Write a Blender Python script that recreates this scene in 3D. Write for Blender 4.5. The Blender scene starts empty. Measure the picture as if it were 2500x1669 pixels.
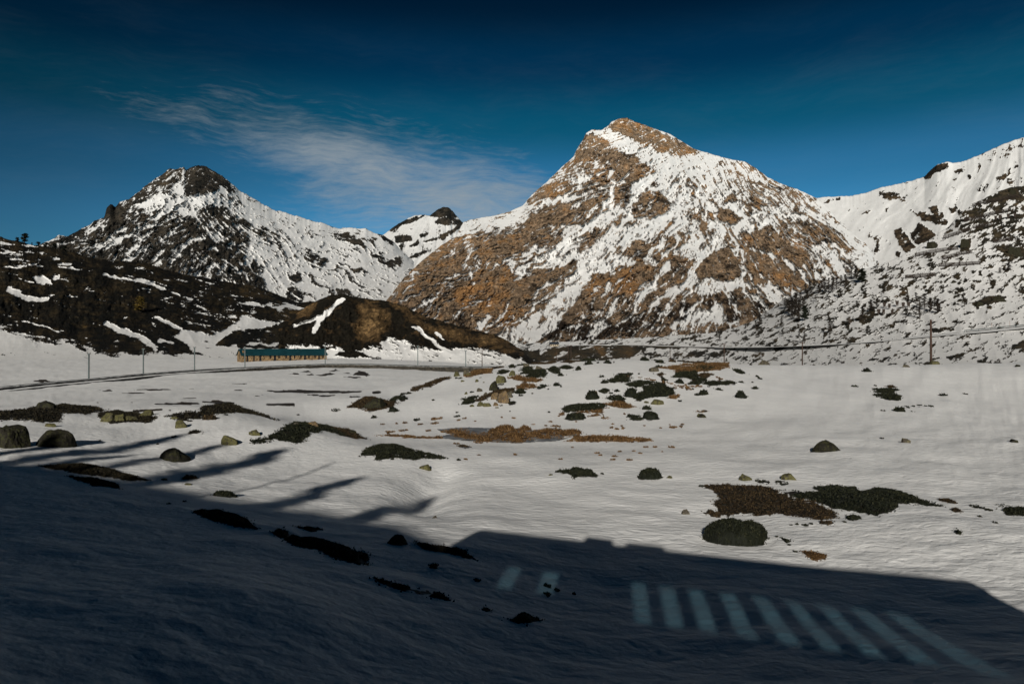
import bpy, bmesh, math, random
import numpy as np
from mathutils import Vector, Matrix

random.seed(7)
RNG = np.random.default_rng(7)
scene = bpy.context.scene
COL = scene.collection
R = math.radians

# ------------------------------------------------------------------ camera, sky, sun, exposure
# Units are metres.  The eye is at z = 0, looking along +Y.
F, CX, CY = 1667.0, 1250.0, 850.0          # focal length, centre column and eye-level row, in image pixels
cam_data = bpy.data.cameras.new('camera')
cam_data.sensor_width = 36.0
cam_data.lens = 24.0
cam_data.clip_start = 0.05
cam_data.clip_end = 20000
cam = bpy.data.objects.new('camera', cam_data)
COL.objects.link(cam)
cam.location = (0, 0, 0)
cam.rotation_euler = (R(90 + 0.53), 0, 0)
scene.camera = cam

SUN_EL, SUN_AZ = R(19.3), R(8.6)           # sun stands behind, a little to the left
LDIR = Vector((math.sin(SUN_AZ) * math.cos(SUN_EL), math.cos(SUN_AZ) * math.cos(SUN_EL), -math.sin(SUN_EL)))
sun_data = bpy.data.lights.new('sun', 'SUN')
sun_data.energy = 4.8
sun_data.angle = R(0.53)
sun_data.color = (1.0, 0.952, 0.872)
sun = bpy.data.objects.new('sun', sun_data)
COL.objects.link(sun)
sun.rotation_euler = LDIR.to_track_quat('-Z', 'Y').to_euler()

vs = scene.view_settings
vs.view_transform = 'Standard'
vs.look = 'None'
vs.exposure = 0.0
vs.gamma = 1.0
scene.cycles.use_denoising = True
scene.cycles.max_bounces = 5
scene.cycles.transparent_max_bounces = 12
scene.cycles.use_adaptive_sampling = True
scene.cycles.adaptive_threshold = 0.02


class NT:
    """small helper for node trees"""
    def __init__(self, tree):
        self.t = tree
        tree.nodes.clear()

    def n(self, kind, **kw):
        nd = self.t.nodes.new(kind)
        for k, v in kw.items():
            if k == 'inputs':
                for i, val in v.items():
                    if isinstance(val, bpy.types.NodeSocket):
                        self.t.links.new(val, nd.inputs[i])
                    else:
                        nd.inputs[i].default_value = val
            else:
                setattr(nd, k, v)
        return nd

    def math(self, op, a, b=None, c=None, clamp=False):
        nd = self.t.nodes.new('ShaderNodeMath')
        nd.operation = op
        nd.use_clamp = clamp
        for i, v in enumerate((a, b, c)):
            if v is None:
                continue
            if isinstance(v, bpy.types.NodeSocket):
                self.t.links.new(v, nd.inputs[i])
            else:
                nd.inputs[i].default_value = v
        return nd.outputs[0]

    def mix(self, fac, a, b, blend='MIX'):
        nd = self.t.nodes.new('ShaderNodeMix')
        nd.data_type = 'RGBA'
        nd.blend_type = blend
        for i, v in ((0, fac), (6, a), (7, b)):
            if isinstance(v, bpy.types.NodeSocket):
                self.t.links.new(v, nd.inputs[i])
            elif i == 0:
                nd.inputs[i].default_value = v
            else:
                nd.inputs[i].default_value = (*v, 1) if len(v) == 3 else v
        return nd.outputs[2]

    def smooth(self, x, lo, hi):
        nd = self.t.nodes.new('ShaderNodeMapRange')
        nd.interpolation_type = 'SMOOTHSTEP'
        for i, v in enumerate((x, lo, hi, 0.0, 1.0)):
            if isinstance(v, bpy.types.NodeSocket):
                self.t.links.new(v, nd.inputs[i])
            else:
                nd.inputs[i].default_value = v
        return nd.outputs[0]

    def noise(self, vec, scale, detail=4.0, rough=0.55, dist=0.0, stretch=None, rot=None, out=0):
        if stretch or rot:
            mp = self.t.nodes.new('ShaderNodeMapping')
            self.t.links.new(vec, mp.inputs[0])
            if stretch:
                mp.inputs['Scale'].default_value = stretch
            if rot:
                mp.inputs['Rotation'].default_value = rot
            vec = mp.outputs[0]
        nd = self.t.nodes.new('ShaderNodeTexNoise')
        self.t.links.new(vec, nd.inputs['Vector'])
        nd.inputs['Scale'].default_value = scale
        nd.inputs['Detail'].default_value = detail
        nd.inputs['Roughness'].default_value = rough
        nd.inputs['Distortion'].default_value = dist
        return nd.outputs[out]

    def link(self, a, b):
        self.t.links.new(a, b)


def build_world():
    w = bpy.data.worlds.new('World')
    scene.world = w
    w.use_nodes = True
    t = NT(w.node_tree)
    sky = t.n('ShaderNodeTexSky', sky_type='NISHITA')
    sky.sun_disc = False
    sky.sun_elevation = SUN_EL
    sky.sun_rotation = math.pi + SUN_AZ
    sky.altitude = 2100
    sky.air_density = 1.0
    sky.dust_density = 0.0
    sky.ozone_density = 4.0
    tc = t.n('ShaderNodeTexCoord')
    d = t.n('ShaderNodeVectorMath', operation='NORMALIZE', inputs={0: tc.outputs['Generated']}).outputs[0]
    sep = t.n('ShaderNodeSeparateXYZ', inputs={0: d})
    el = t.math('ARCSINE', sep.outputs[2])
    az = t.math('ARCTAN2', sep.outputs[0], sep.outputs[1])
    # deep, polarised mountain sky: the whole dome is graded by height only
    s1 = t.n('ShaderNodeGamma', inputs={0: sky.outputs[0], 1: SKY_GAMMA}).outputs[0]
    ramp = t.n('ShaderNodeValToRGB')
    cr = ramp.color_ramp
    cr.interpolation = 'EASE'
    e0 = t.math('MULTIPLY', t.math('MAXIMUM', el, 0.0), 2.0 / math.pi)
    t.link(e0, ramp.inputs[0])
    cr.elements[0].position = 0.0
    cr.elements[0].color = (*SKY_RAMP[0][1], 1)
    cr.elements[1].position = SKY_RAMP[1][0]
    cr.elements[1].color = (*SKY_RAMP[1][1], 1)
    for p, c in SKY_RAMP[2:]:
        e = cr.elements.new(p)
        e.color = (*c, 1)
    skyc = t.mix(1.0, s1, ramp.outputs[0], 'MULTIPLY')
    # the sky is darkened to the left, a lens vignette put into its colour
    side = t.math('ADD', 0.5, t.math('MULTIPLY', t.smooth(az, R(-42), R(-6)), 0.5))
    skyc = t.mix(1.0, skyc, t.n('ShaderNodeCombineXYZ', inputs={0: side, 1: side, 2: side}).outputs[0], 'MULTIPLY')
    # cirrus: fibres swept from lower right to upper left in a bank low over the valley
    cv = t.n('ShaderNodeCombineXYZ', inputs={0: az, 1: el, 2: 0.0}).outputs[0]
    wob = t.noise(cv, 5.0, 3.0, 0.5, out=1)
    wv = t.n('ShaderNodeVectorMath', operation='SUBTRACT', inputs={0: wob, 1: (0.5, 0.5, 0.5)}).outputs[0]
    wv = t.n('ShaderNodeVectorMath', operation='SCALE', inputs={0: wv, 'Scale': 0.075}).outputs[0]
    cw = t.n('ShaderNodeVectorMath', operation='ADD', inputs={0: cv, 1: wv}).outputs[0]
    fib = t.noise(cw, 5.0, 8.0, 0.60, stretch=(1.0, 3.6, 1), rot=(0, 0, R(24)))
    fib2 = t.noise(cw, 30.0, 6.0, 0.68, stretch=(1.0, 6.5, 1), rot=(0, 0, R(16)))
    big = t.noise(cv, 3.0, 2.0, 0.5)

    def blob(a0, e0_, ra, re, tilt):
        ca, sa = math.cos(tilt), math.sin(tilt)
        da = t.math('SUBTRACT', az, R(a0))
        de = t.math('SUBTRACT', el, R(e0_))
        u = t.math('ADD', t.math('MULTIPLY', da, ca), t.math('MULTIPLY', de, sa))
        v = t.math('SUBTRACT', t.math('MULTIPLY', de, ca), t.math('MULTIPLY', da, sa))
        u = t.math('DIVIDE', u, R(ra))
        v = t.math('DIVIDE', v, R(re))
        q = t.math('ADD', t.math('MULTIPLY', u, u), t.math('MULTIPLY', v, v))
        return t.math('EXPONENT', t.math('MULTIPLY', q, -1.0))
    env = blob(-12, 14.6, 13, 3.3, R(-14))
    env2 = t.math('MULTIPLY', blob(-25, 17.4, 8, 1.6, R(-6)), 0.45)
    env3 = blob(-6, 12.2, 14, 5.2, R(-12))
    e = t.math('MAXIMUM', t.math('MAXIMUM', env, env2), env3)
    dens = t.math('ADD', t.math('MULTIPLY', fib, 0.62), t.math('MULTIPLY', fib2, 0.40))
    dens = t.math('ADD', dens, t.math('MULTIPLY', t.math('SUBTRACT', big, 0.5), 0.2))
    dens = t.math('ADD', dens, t.math('MULTIPLY', t.math('SUBTRACT', e, 1.0), 0.50))
    m = t.smooth(dens, 0.14, 0.72)
    m = t.math('MULTIPLY', t.math('MULTIPLY', m, 0.90), t.smooth(el, R(2), R(8)))
    far = t.math('MULTIPLY', t.smooth(t.math('ADD', t.math('MULTIPLY', fib, 0.8), t.math('MULTIPLY', fib2, 0.3)), 0.45, 0.9), 0.035)
    far = t.math('MULTIPLY', far, t.math('SUBTRACT', 1.0, t.smooth(el, R(19), R(28))))
    m = t.math('MAXIMUM', m, far)
    strength = 0.06
    lay = t.mix(m, skyc, tuple(c / strength for c in (0.315, 0.350, 0.370)))
    bg = t.n('ShaderNodeBackground', inputs={0: lay, 1: strength})
    out = t.n('ShaderNodeOutputWorld', inputs={0: bg.outputs[0]})


SKY_GAMMA = 1.25
SKY_RAMP = [(0.0, (0.46, 0.80, 0.78)), (0.10, (0.38, 0.78, 0.72)), (0.153, (0.235, 0.63, 0.565)), (0.20, (0.040, 0.43, 0.345)),
            (0.253, (0.006, 0.20, 0.21)), (0.30, (0.003, 0.088, 0.10)), (0.5, (0.003, 0.075, 0.09)), (1.0, (0.003, 0.07, 0.085))]
build_world()

# ------------------------------------------------------------------ numpy noise

def _hash(ix, iy, seed):
    h = (ix.astype(np.int64) * 374761393 + iy.astype(np.int64) * 668265263 + seed * 974634761) & 0xFFFFFFFF
    h = ((h ^ (h >> 13)) * 1274126177) & 0xFFFFFFFF
    return (h ^ (h >> 16)) & 0xFFFF


_ANG = np.linspace(0, 2 * np.pi, 65536, endpoint=False)
_GX, _GY = np.cos(_ANG).astype(np.float32), np.sin(_ANG).astype(np.float32)


def gnoise(x, y, seed=0):
    """gradient noise, about -0.7..0.7"""
    x = np.asarray(x, np.float64)
    y = np.asarray(y, np.float64)
    ix, iy = np.floor(x), np.floor(y)
    fx, fy = x - ix, y - iy
    ix, iy = ix.astype(np.int64), iy.astype(np.int64)
    u = fx * fx * fx * (fx * (fx * 6 - 15) + 10)
    v = fy * fy * fy * (fy * (fy * 6 - 15) + 10)

    def g(dx, dy):
        h = _hash(ix + dx, iy + dy, seed)
        return _GX[h] * (fx - dx) + _GY[h] * (fy - dy)
    a = g(0, 0) * (1 - u) + g(1, 0) * u
    b = g(0, 1) * (1 - u) + g(1, 1) * u
    return a * (1 - v) + b * v


def fbm(x, y, octaves=5, seed=0, gain=0.5, lac=2.03):
    s, a, tot = 0.0, 1.0, 0.0
    for o in range(octaves):
        s = s + a * gnoise(x, y, seed + o * 17)
        tot += a
        x, y, a = x * lac + 3.7, y * lac - 1.3, a * gain
    return s / tot * 1.55


def ufbm(x, y, octaves=5, seed=0, gain=0.5, lac=2.03):
    """fractal noise of unit spread"""
    s, a, tot = 0.0, 1.0, 0.0
    for o in range(octaves):
        s = s + a * gnoise(x, y, seed + o * 17)
        tot += a * a
        x, y, a = x * lac + 3.7, y * lac - 1.3, a * gain
    return s / math.sqrt(tot) * 4.0


def ridged(x, y, octaves=5, seed=0, gain=0.55, lac=2.03):
    s, a, tot = 0.0, 1.0, 0.0
    for o in range(octaves):
        s = s + a * (1 - 2.6 * np.abs(gnoise(x, y, seed + o * 31)))
        tot += a
        x, y, a = x * lac + 1.9, y * lac + 5.1, a * gain
    return s / tot


def interp(tab, x):
    a = np.array(tab, float)
    return np.interp(x, a[:, 0], a[:, 1])


def in_poly(px, py, poly):
    inside = np.zeros(px.shape, bool)
    n = len(poly)
    for i in range(n):
        x0, y0 = poly[i]
        x1, y1 = poly[(i + 1) % n]
        if y0 == y1:
            continue
        c = ((y0 > py) != (y1 > py)) & (px < (x1 - x0) * (py - y0) / (y1 - y0) + x0)
        inside ^= c
    return inside


def seg_dist(px, py, pts, closed=False):
    d = np.full(px.shape, 1e18)
    n = len(pts)
    for i in range(n if closed else max(1, n - 1)):
        x0, y0 = pts[i]
        x1, y1 = pts[(i + 1) % n]
        dx, dy = x1 - x0, y1 - y0
        L = dx * dx + dy * dy
        if L == 0:
            q = (px - x0) ** 2 + (py - y0) ** 2
        else:
            tt = np.clip(((px - x0) * dx + (py - y0) * dy) / L, 0, 1)
            q = (px - x0 - tt * dx) ** 2 + (py - y0 - tt * dy) ** 2
        d = np.minimum(d, q)
    return np.sqrt(d)


class ImageRaster:
    """a soft raster in image pixels, traced and projected onto the terrain: where rock or snow lies on a slope"""
    def __init__(self, x0, y0, x1, y1, default, step=2.0):
        self.x0, self.y0, self.s = x0, y0, step
        self.nx, self.ny = int((x1 - x0) / step) + 1, int((y1 - y0) / step) + 1
        self.a = np.full((self.ny, self.nx), default, float)

    def _win(self, pts, m):
        xs, ys = [p[0] for p in pts], [p[1] for p in pts]
        i0 = max(0, int((min(xs) - m - self.x0) / self.s)); i1 = min(self.nx, int((max(xs) + m - self.x0) / self.s) + 2)
        j0 = max(0, int((min(ys) - m - self.y0) / self.s)); j1 = min(self.ny, int((max(ys) + m - self.y0) / self.s) + 2)
        if i1 <= i0 or j1 <= j0:
            return None
        X, Y = np.meshgrid(self.x0 + np.arange(i0, i1) * self.s, self.y0 + np.arange(j0, j1) * self.s)
        return (slice(j0, j1), slice(i0, i1)), X, Y

    def poly(self, pts, v, soft=4.0):
        w = self._win(pts, soft * 2)
        if w is None:
            return
        sl, X, Y = w
        ins = in_poly(X, Y, pts)
        d = seg_dist(X, Y, pts, True)
        k = np.clip(0.5 + np.where(ins, d, -d) / (2 * soft), 0, 1)
        self.a[sl] = self.a[sl] * (1 - k) + v * k

    def stroke(self, pts, width, v, soft=2.5):
        w = self._win(pts, width + soft * 2)
        if w is None:
            return
        sl, X, Y = w
        d = seg_dist(X, Y, pts)
        k = np.clip(0.5 - (d - width / 2) / (2 * soft), 0, 1)
        self.a[sl] = self.a[sl] * (1 - k) + v * k

    def get(self, x, y):
        fx = np.clip((x - self.x0) / self.s, 0, self.nx - 1.001)
        fy = np.clip((y - self.y0) / self.s, 0, self.ny - 1.001)
        i, j = fx.astype(int), fy.astype(int)
        u, v = fx - i, fy - j
        a = self.a
        return (a[j, i] * (1 - u) + a[j, i + 1] * u) * (1 - v) + (a[j + 1, i] * (1 - u) + a[j + 1, i + 1] * u) * v


def crop(x0, y0, s):
    def f(pts):
        return [(x0 + X / s, y0 + Y / s) for X, Y in pts]
    return f


c1 = crop(0, 350, 2.4125)
c2 = crop(700, 450, 3.136)
c3 = crop(1200, 250, 2.412)
c4 = crop(1800, 300, 2.529)
c6 = crop(0, 540, 4.612)
c7 = crop(1250, 780, 3.915)
c8 = crop(560, 820, 7.83)
g5 = crop(0, 850, 2.61)
g6 = crop(800, 850, 2.61)
g7 = crop(1600, 850, 2.61)
g8 = crop(1360, 870, 4.698)
g9 = crop(1000, 860, 5.593)
gb = crop(900, 1250, 1.468)

# ------------------------------------------------------------------ mesh helpers

def grid_faces(nr, nc, close=False):
    idx = np.arange(nr * nc).reshape(nr, nc)
    a, b = idx[:-1, :-1].ravel(), idx[:-1, 1:].ravel()
    c, d = idx[1:, 1:].ravel(), idx[1:, :-1].ravel()
    f = np.stack([a, b, c, d], 1)
    if close:
        f = np.concatenate([f, np.stack([idx[:-1, -1], idx[:-1, 0], idx[1:, 0], idx[1:, -1]], 1)])
    return f


def np_mesh(name, verts, faces, smooth=True, attrs=None):
    """mesh from numpy arrays; faces (n,3) or (n,4), or a list of such arrays"""
    me = bpy.data.meshes.new(name)
    if not isinstance(faces, list):
        faces = [faces]
    faces = [f for f in faces if len(f)]
    verts = np.asarray(verts, np.float32)
    me.vertices.add(len(verts))
    me.vertices.foreach_set('co', verts.ravel())
    nl = sum(f.size for f in faces)
    npoly = sum(len(f) for f in faces)
    me.loops.add(nl)
    me.loops.foreach_set('vertex_index', np.concatenate([f.ravel() for f in faces]).astype(np.int32))
    me.polygons.add(npoly)
    tot = np.concatenate([np.full(len(f), f.shape[1]) for f in faces])
    st = np.concatenate([[0], np.cumsum(tot)[:-1]])
    me.polygons.foreach_set('loop_start', st.astype(np.int32))
    me.polygons.foreach_set('loop_total', tot.astype(np.int32))
    me.polygons.foreach_set('use_smooth', np.full(npoly, smooth))
    me.update(calc_edges=True)
    me.validate()
    for k, v in (attrs or {}).items():
        at = me.attributes.new(k, 'FLOAT', 'POINT')
        at.data.foreach_set('value', np.asarray(v, np.float32).ravel())
    return me


def link(name, me, mats, parent=None, label=None, cat=None, group=None, kind=None, loc=None):
    o = bpy.data.objects.new(name, me)
    COL.objects.link(o)
    if me is not None and mats is not None and len(me.materials) == 0:
        for m in (mats if isinstance(mats, (list, tuple)) else [mats]):
            me.materials.append(m)
    if parent is not None:
        o.parent = parent
    tag(o, label, cat, group, kind)
    if loc is not None:
        o.location = loc
    return o


def tag(o, label=None, cat=None, group=None, kind=None):
    for k, v in (('label', label), ('category', cat), ('group', group), ('kind', kind)):
        if v:
            o[k] = v
    return o


class MB:
    """collects boxes, tubes and prisms into one mesh"""
    def __init__(self):
        self.v, self.f = [], []

    def box(self, lo, hi):
        b = len(self.v)
        for z in (lo[2], hi[2]):
            for x, y in ((lo[0], lo[1]), (hi[0], lo[1]), (hi[0], hi[1]), (lo[0], hi[1])):
                self.v.append((x, y, z))
        self.f += [tuple(b + i for i in q) for q in ((3, 2, 1, 0), (4, 5, 6, 7), (0, 1, 5, 4), (1, 2, 6, 5), (2, 3, 7, 6), (3, 0, 4, 7))]
        return self

    def tube(self, pts, radii, n=8, cap=True):
        pts = [Vector(p) for p in pts]
        if not isinstance(radii, (list, tuple)):
            radii = [radii] * len(pts)
        rings = []
        for i, p in enumerate(pts):
            d = (pts[min(i + 1, len(pts) - 1)] - pts[max(i - 1, 0)]).normalized()
            a = Vector((0, 0, 1)) if abs(d.z) < 0.9 else Vector((1, 0, 0))
            u = d.cross(a).normalized()
            w = d.cross(u)
            b = len(self.v)
            for k in range(n):
                t = 2 * math.pi * k / n
                self.v.append(tuple(p + (u * math.cos(t) + w * math.sin(t)) * radii[i]))
            rings.append(b)
        for a, b in zip(rings[:-1], rings[1:]):
            for k in range(n):
                self.f.append((a + k, a + (k + 1) % n, b + (k + 1) % n, b + k))
        if cap:
            self.f.append(tuple(rings[0] + k for k in range(n))[::-1])
            self.f.append(tuple(rings[-1] + k for k in range(n)))
        return self

    def poly_prism(self, prof, y0, y1):
        """profile in (x, z) swept along y"""
        b, n = len(self.v), len(prof)
        self.v += [(x, y0, z) for x, z in prof] + [(x, y1, z) for x, z in prof]
        self.f.append(tuple(b + i for i in range(n)))
        self.f.append(tuple(b + n + i for i in range(n))[::-1])
        for i in range(n):
            j = (i + 1) % n
            self.f.append((b + i, b + n + i, b + n + j, b + j))
        return self

    def mesh(self, name, smooth=False):
        me = bpy.data.meshes.new(name)
        me.from_pydata(self.v, [], self.f)
        bm = bmesh.new()
        bm.from_mesh(me)
        bmesh.ops.recalc_face_normals(bm, faces=bm.faces)
        bm.to_mesh(me)
        bm.free()
        if smooth:
            me.polygons.foreach_set('use_smooth', [True] * len(me.polygons))
        me.update()
        return me


def empty(name, loc, label=None, cat=None, group=None, rz=0.0, scale=None):
    o = bpy.data.objects.new(name, None)
    COL.objects.link(o)
    o.location = loc
    o.rotation_euler = (0, 0, rz)
    if scale:
        o.scale = (scale,) * 3
    o.empty_display_size = 0.2
    return tag(o, label, cat, group)

# ------------------------------------------------------------------ materials

def new_mat(name):
    m = bpy.data.materials.new(name)
    m.use_nodes = True
    t = NT(m.node_tree)
    p = t.n('ShaderNodeBsdfPrincipled')
    o = t.n('ShaderNodeOutputMaterial', inputs={0: p.outputs[0]})
    return m, t, p


def mat_plain(name, col, rough=0.8, var=0.25, scale=3.0, metal=0.0, bump=0.0):
    m, t, p = new_mat(name)
    co = t.n('ShaderNodeTexCoord').outputs['Object']
    nz = t.noise(co, scale, 5, 0.6)
    k = t.smooth(nz, 0.3, 0.7)
    lo = tuple(c * (1 - var) for c in col)
    hi = tuple(min(1, c * (1 + var)) for c in col)
    t.link(t.mix(k, lo, hi), p.inputs['Base Color'])
    p.inputs['Roughness'].default_value = rough
    p.inputs['Metallic'].default_value = metal
    p.inputs['Specular IOR Level'].default_value = 0.25
    if bump:
        b = t.n('ShaderNodeBump', inputs={'Height': nz, 'Strength': bump, 'Distance': 0.05})
        t.link(b.outputs[0], p.inputs['Normal'])
    return m


SNOW = (0.69, 0.685, 0.67)


def mat_terrain(name, fine, bumpd, darkc, tanc, ochrec, fine_amp=0.22, snow=SNOW, edge=0.05, rockbump=1.0, grain=1.0):
    """snow over rock: where snow lies is a vertex attribute, roughened by fine noise"""
    m, t, p = new_mat(name)
    co = t.n('ShaderNodeTexCoord').outputs['Object']
    sn = t.n('ShaderNodeAttribute', attribute_name='snow').outputs['Fac']
    wa = t.n('ShaderNodeAttribute', attribute_name='warm').outputs['Fac']
    n1 = t.noise(co, fine, 5, 0.62)
    n2 = t.noise(co, fine * 0.22, 4, 0.6)
    n3 = t.noise(co, fine * 2.6, 3, 0.6)
    s = t.math('ADD', sn, t.math('MULTIPLY', t.math('SUBTRACT', n1, 0.5), fine_amp * 2))
    mask = t.smooth(s, 0.5 - edge, 0.5 + edge)
    w = t.math('ADD', wa, t.math('MULTIPLY', t.math('SUBTRACT', n2, 0.5), 1.5))
    rock = t.mix(t.smooth(w, 0.05, 0.5), darkc, tanc)
    rock = t.mix(t.smooth(w, 0.5, 1.05), rock, ochrec)
    n4 = t.noise(co, fine * 0.5, 4, 0.6, 0.8)
    g = t.smooth(t.math('ADD', t.math('MULTIPLY', n1, 0.35), t.math('ADD', t.math('MULTIPLY', n3, 0.30), t.math('MULTIPLY', n4, 0.35))), 0.41, 0.59)
    rock = t.mix(g, t.mix(1.0, rock, (0.36, 0.35, 0.34), 'MULTIPLY'), t.mix(1.0, rock, (1.5, 1.46, 1.42), 'MULTIPLY'))
    sc = t.mix(t.smooth(n2, 0.3, 0.7), tuple(c * 0.93 for c in snow), snow)
    t.link(t.mix(mask, rock, sc), p.inputs['Base Color'])
    p.inputs['Roughness'].default_value = 0.75
    p.inputs['Specular IOR Level'].default_value = 0.1
    h = t.math('ADD', t.math('MULTIPLY', n1, 1.0), t.math('MULTIPLY', n3, 0.4))
    st = t.math('ADD', t.math('MULTIPLY', t.math('SUBTRACT', 1.0, mask), 0.75 * rockbump), 0.12)
    hb = t.math('ADD', h, t.math('MULTIPLY', mask, 0.12))
    b = t.n('ShaderNodeBump', inputs={'Height': hb, 'Strength': st, 'Distance': bumpd})
    t.link(b.outputs[0], p.inputs['Normal'])
    return m

# ------------------------------------------------------------------ mountains and hills
LAYERS = {}


def smoothstep0(a, b, x):
    t = np.clip((x - a) / (b - a), 0, 1)
    return t * t * (3 - 2 * t)


def slope(name, label, sil, ridge_d, base_py, base_d, px0, px1, mat, sheet, warm, apex, relief=(60, 30), wl=(150, 45), shape=1.25,
          dpx=2.2, dpy=2.2, snow_noise=(0.30, 0.22), streak=(26.0, 3.2), gully=0.30, jag=2.0, seed=1, warp=14.0, cat=None, foot=0.0, spk=(34.0, 26.0, 0.0), apex2=None, split=None, rib=0.9):
    """one mountain side: a real surface from its foot to its crest and down behind it; column by column the crest
    rows are image pixels and the distances are estimated, the relief is ribs and gullies that fan out from the apex"""
    cols = np.arange(px0, px1 + dpx, dpx)
    top = interp(sil, cols)
    jg = jag * (fbm(cols / 22.0, cols * 0 + seed, 4, seed + 5)) + 0.5 * jag * fbm(cols / 5.0, cols * 0 - seed, 3, seed + 9)
    nr = int((base_py - top.min()) / dpy) + 2
    t = np.linspace(0, 1, nr)[:, None]
    PX = np.repeat(cols[None, :], nr, 0)

    def soften(v, w=70.0):
        k = np.exp(-0.5 * (np.arange(-3 * w, 3 * w + dpx, dpx) / w) ** 2)
        return np.convolve(np.pad(v, len(k) // 2, mode='edge'), k / k.sum(), 'valid')[:len(v)]
    ts = soften(top)
    PY = base_py + (ts[None, :] - base_py) * t + ((top - ts)[None, :]) * t ** 5 + jg[None, :] * t ** 14
    PY = np.minimum(PY, base_py)
    top = PY[-1]
    d0, d1 = soften(interp(base_d, cols)), soften(interp(ridge_d, cols))
    # fan coordinates: across and along the fall line
    wob = fbm(PX / 130.0, PY / 130.0, 2, seed + 41) * 0.045

    def fan(ap):
        vx, vy = PX - ap[0], PY - ap[1]
        rad = np.sqrt(vx * vx + vy * vy) + 60
        return (np.arctan2(vx, vy + ap[2]) + wob) * streak[0] / 2.0, rad / 100.0 * streak[1] / 3.0
    ua, ra = fan(apex)
    st = ufbm(ua * 3.1, ra * 1.0, 6, seed + 71, 0.80)
    ribs = fbm(ua * rib, ra * 0.40, 3, seed + 7, 0.45)
    if apex2:
        ub, rb = fan(apex2)
        x0, y0, x1, y1, wd = split
        w = smoothstep0(-wd, wd, PX - (x0 + (x1 - x0) * (PY - y0) / (y1 - y0)) + 40 * fbm(PX / 80.0, PY / 80.0, 3, seed + 43))
        nw = np.sqrt(w * w + (1 - w) ** 2)
        st = (st * (1 - w) + ufbm(ub * 3.1, rb * 1.0, 6, seed + 73, 0.80) * w) / nw
        ribs = (ribs * (1 - w) + fbm(ub * rib, rb * 0.40, 3, seed + 8, 0.45) * w) / nw
    # where the snow lies
    wx = fbm(PX / 24.0, PY / 24.0, 4, seed + 61) * warp
    wy = fbm(PX / 24.0 + 9.1, PY / 24.0, 4, seed + 67) * warp
    S = sheet.get(PX + wx, PY + wy)  # snow raster read at each vertex's image pixel
    cs, sn = math.cos(spk[2]), math.sin(spk[2])
    sp = ufbm((PX * cs - PY * sn) / spk[0], (PX * sn + PY * cs) / spk[1], 6, seed + 79, 0.82)
    S = S + snow_noise[0] * st + snow_noise[1] * sp
    rockness = 0.25 + 0.75 * smoothstep0(0.66, 0.40, S)
    ridges = ridged(PX / wl[0] + 0.3 * fbm(PX / 90., PY / 90., 2, seed + 3), PY / wl[0], 2, seed)
    rough = ridged(PX / wl[1], PY / (wl[1] * 1.2), 6, seed + 13, 0.66)
    fade = np.clip((1 - t) * 6, 0.25, 1)
    if foot:
        fade = fade * np.clip(t / foot, 0.06, 1) ** 1.3
    bump = (relief[0] * (0.55 * ridges + 0.75 * ribs) + relief[1] * rough * rockness) * fade
    S = S - gully * (0.5 * ribs + 0.35 * rough + 0.15 * ridges)
    D = d0 + (d1 - d0) * t ** shape - bump
    Y = D
    X = (PX - CX) / F * D
    Z = (CY - PY) / F * D
    # down the far side
    back = []
    for k, (dd, dz) in enumerate(((15, 0.02), (60, 0.12), (160, 0.3), (400, 0.7), (800, 1.3))):
        sc = (d1.mean() / 2500.0)
        DD = D[-1] + dd * sc
        back.append(np.stack([(cols - CX) / F * DD, DD, Z[-1] - dz * 500 * sc], 1))
    V = np.concatenate([np.stack([X, Y, Z], 2).reshape(-1, 3)] + back)
    nrt = nr + len(back)
    W = warm.get(PX + wx, PY + wy) + 0.17 * ufbm(PX / 46.0, PY / 40.0, 6, seed + 83, 0.75)
    pad = len(back) * len(cols)
    at = {'snow': np.concatenate([S.ravel(), np.full(pad, 0.8)]), 'warm': np.concatenate([W.ravel(), np.full(pad, 0.3)])}
    me = np_mesh(name, V, grid_faces(nrt, len(cols)), True, at)
    o = link(name, me, mat, label=label, cat=cat or name.replace('_', ' ').split()[-1], kind='structure')
    LAYERS[name] = (cols, PX, PY, D, base_py, top)
    return o


def on_slope(name, px, py):
    """world point on a slope at an image pixel (column and row)"""
    cols, PX, PY, D, base_py, top = LAYERS[name]
    i = int(np.clip(round((px - cols[0]) / (cols[1] - cols[0])), 0, len(cols) - 1))
    col = PY[:, i]
    py = max(py, col[-1] + 0.5)
    d = float(np.interp(-py, -col, D[:, i]))
    return Vector(((px - CX) / F * d, d, (CY - py) / F * d))


def gullies(sheet, n, box, apexes, split, seed, hi=0.86, lo=0.12, wid=(3.0, 8.0), length=(60, 220)):
    """long snow gullies and rock ribs that follow the fall line"""
    rg = random.Random(seed)
    for i in range(n):
        x, y = rg.uniform(box[0], box[2]), rg.uniform(box[1], box[3])
        x0, y0, x1, y1 = split
        ap = apexes[1] if x > x0 + (x1 - x0) * (y - y0) / (y1 - y0) else apexes[0]
        L = rg.uniform(*length)
        pts = []
        ph, am = rg.uniform(0, 6.28), rg.uniform(1.0, 5.0)
        for k in range(7):
            dx, dy = x - ap[0], y - ap[1]
            r = math.hypot(dx, dy)
            dx, dy = dx / r, dy / r
            q = am * math.sin(ph + k * 0.9)
            pts.append((x - dy * q, y + dx * q))
            x, y = x + dx * L / 6, y + dy * L / 6
        snow = rg.random() < 0.55
        w = rg.uniform(*wid)
        for k in range(6):                                 # tapering towards both ends
            f = math.sin(math.pi * (k + 0.7) / 6.6)
            sheet.stroke(pts[k:k + 2], max(1.5, w * f), hi if snow else lo, 1.8)


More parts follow.
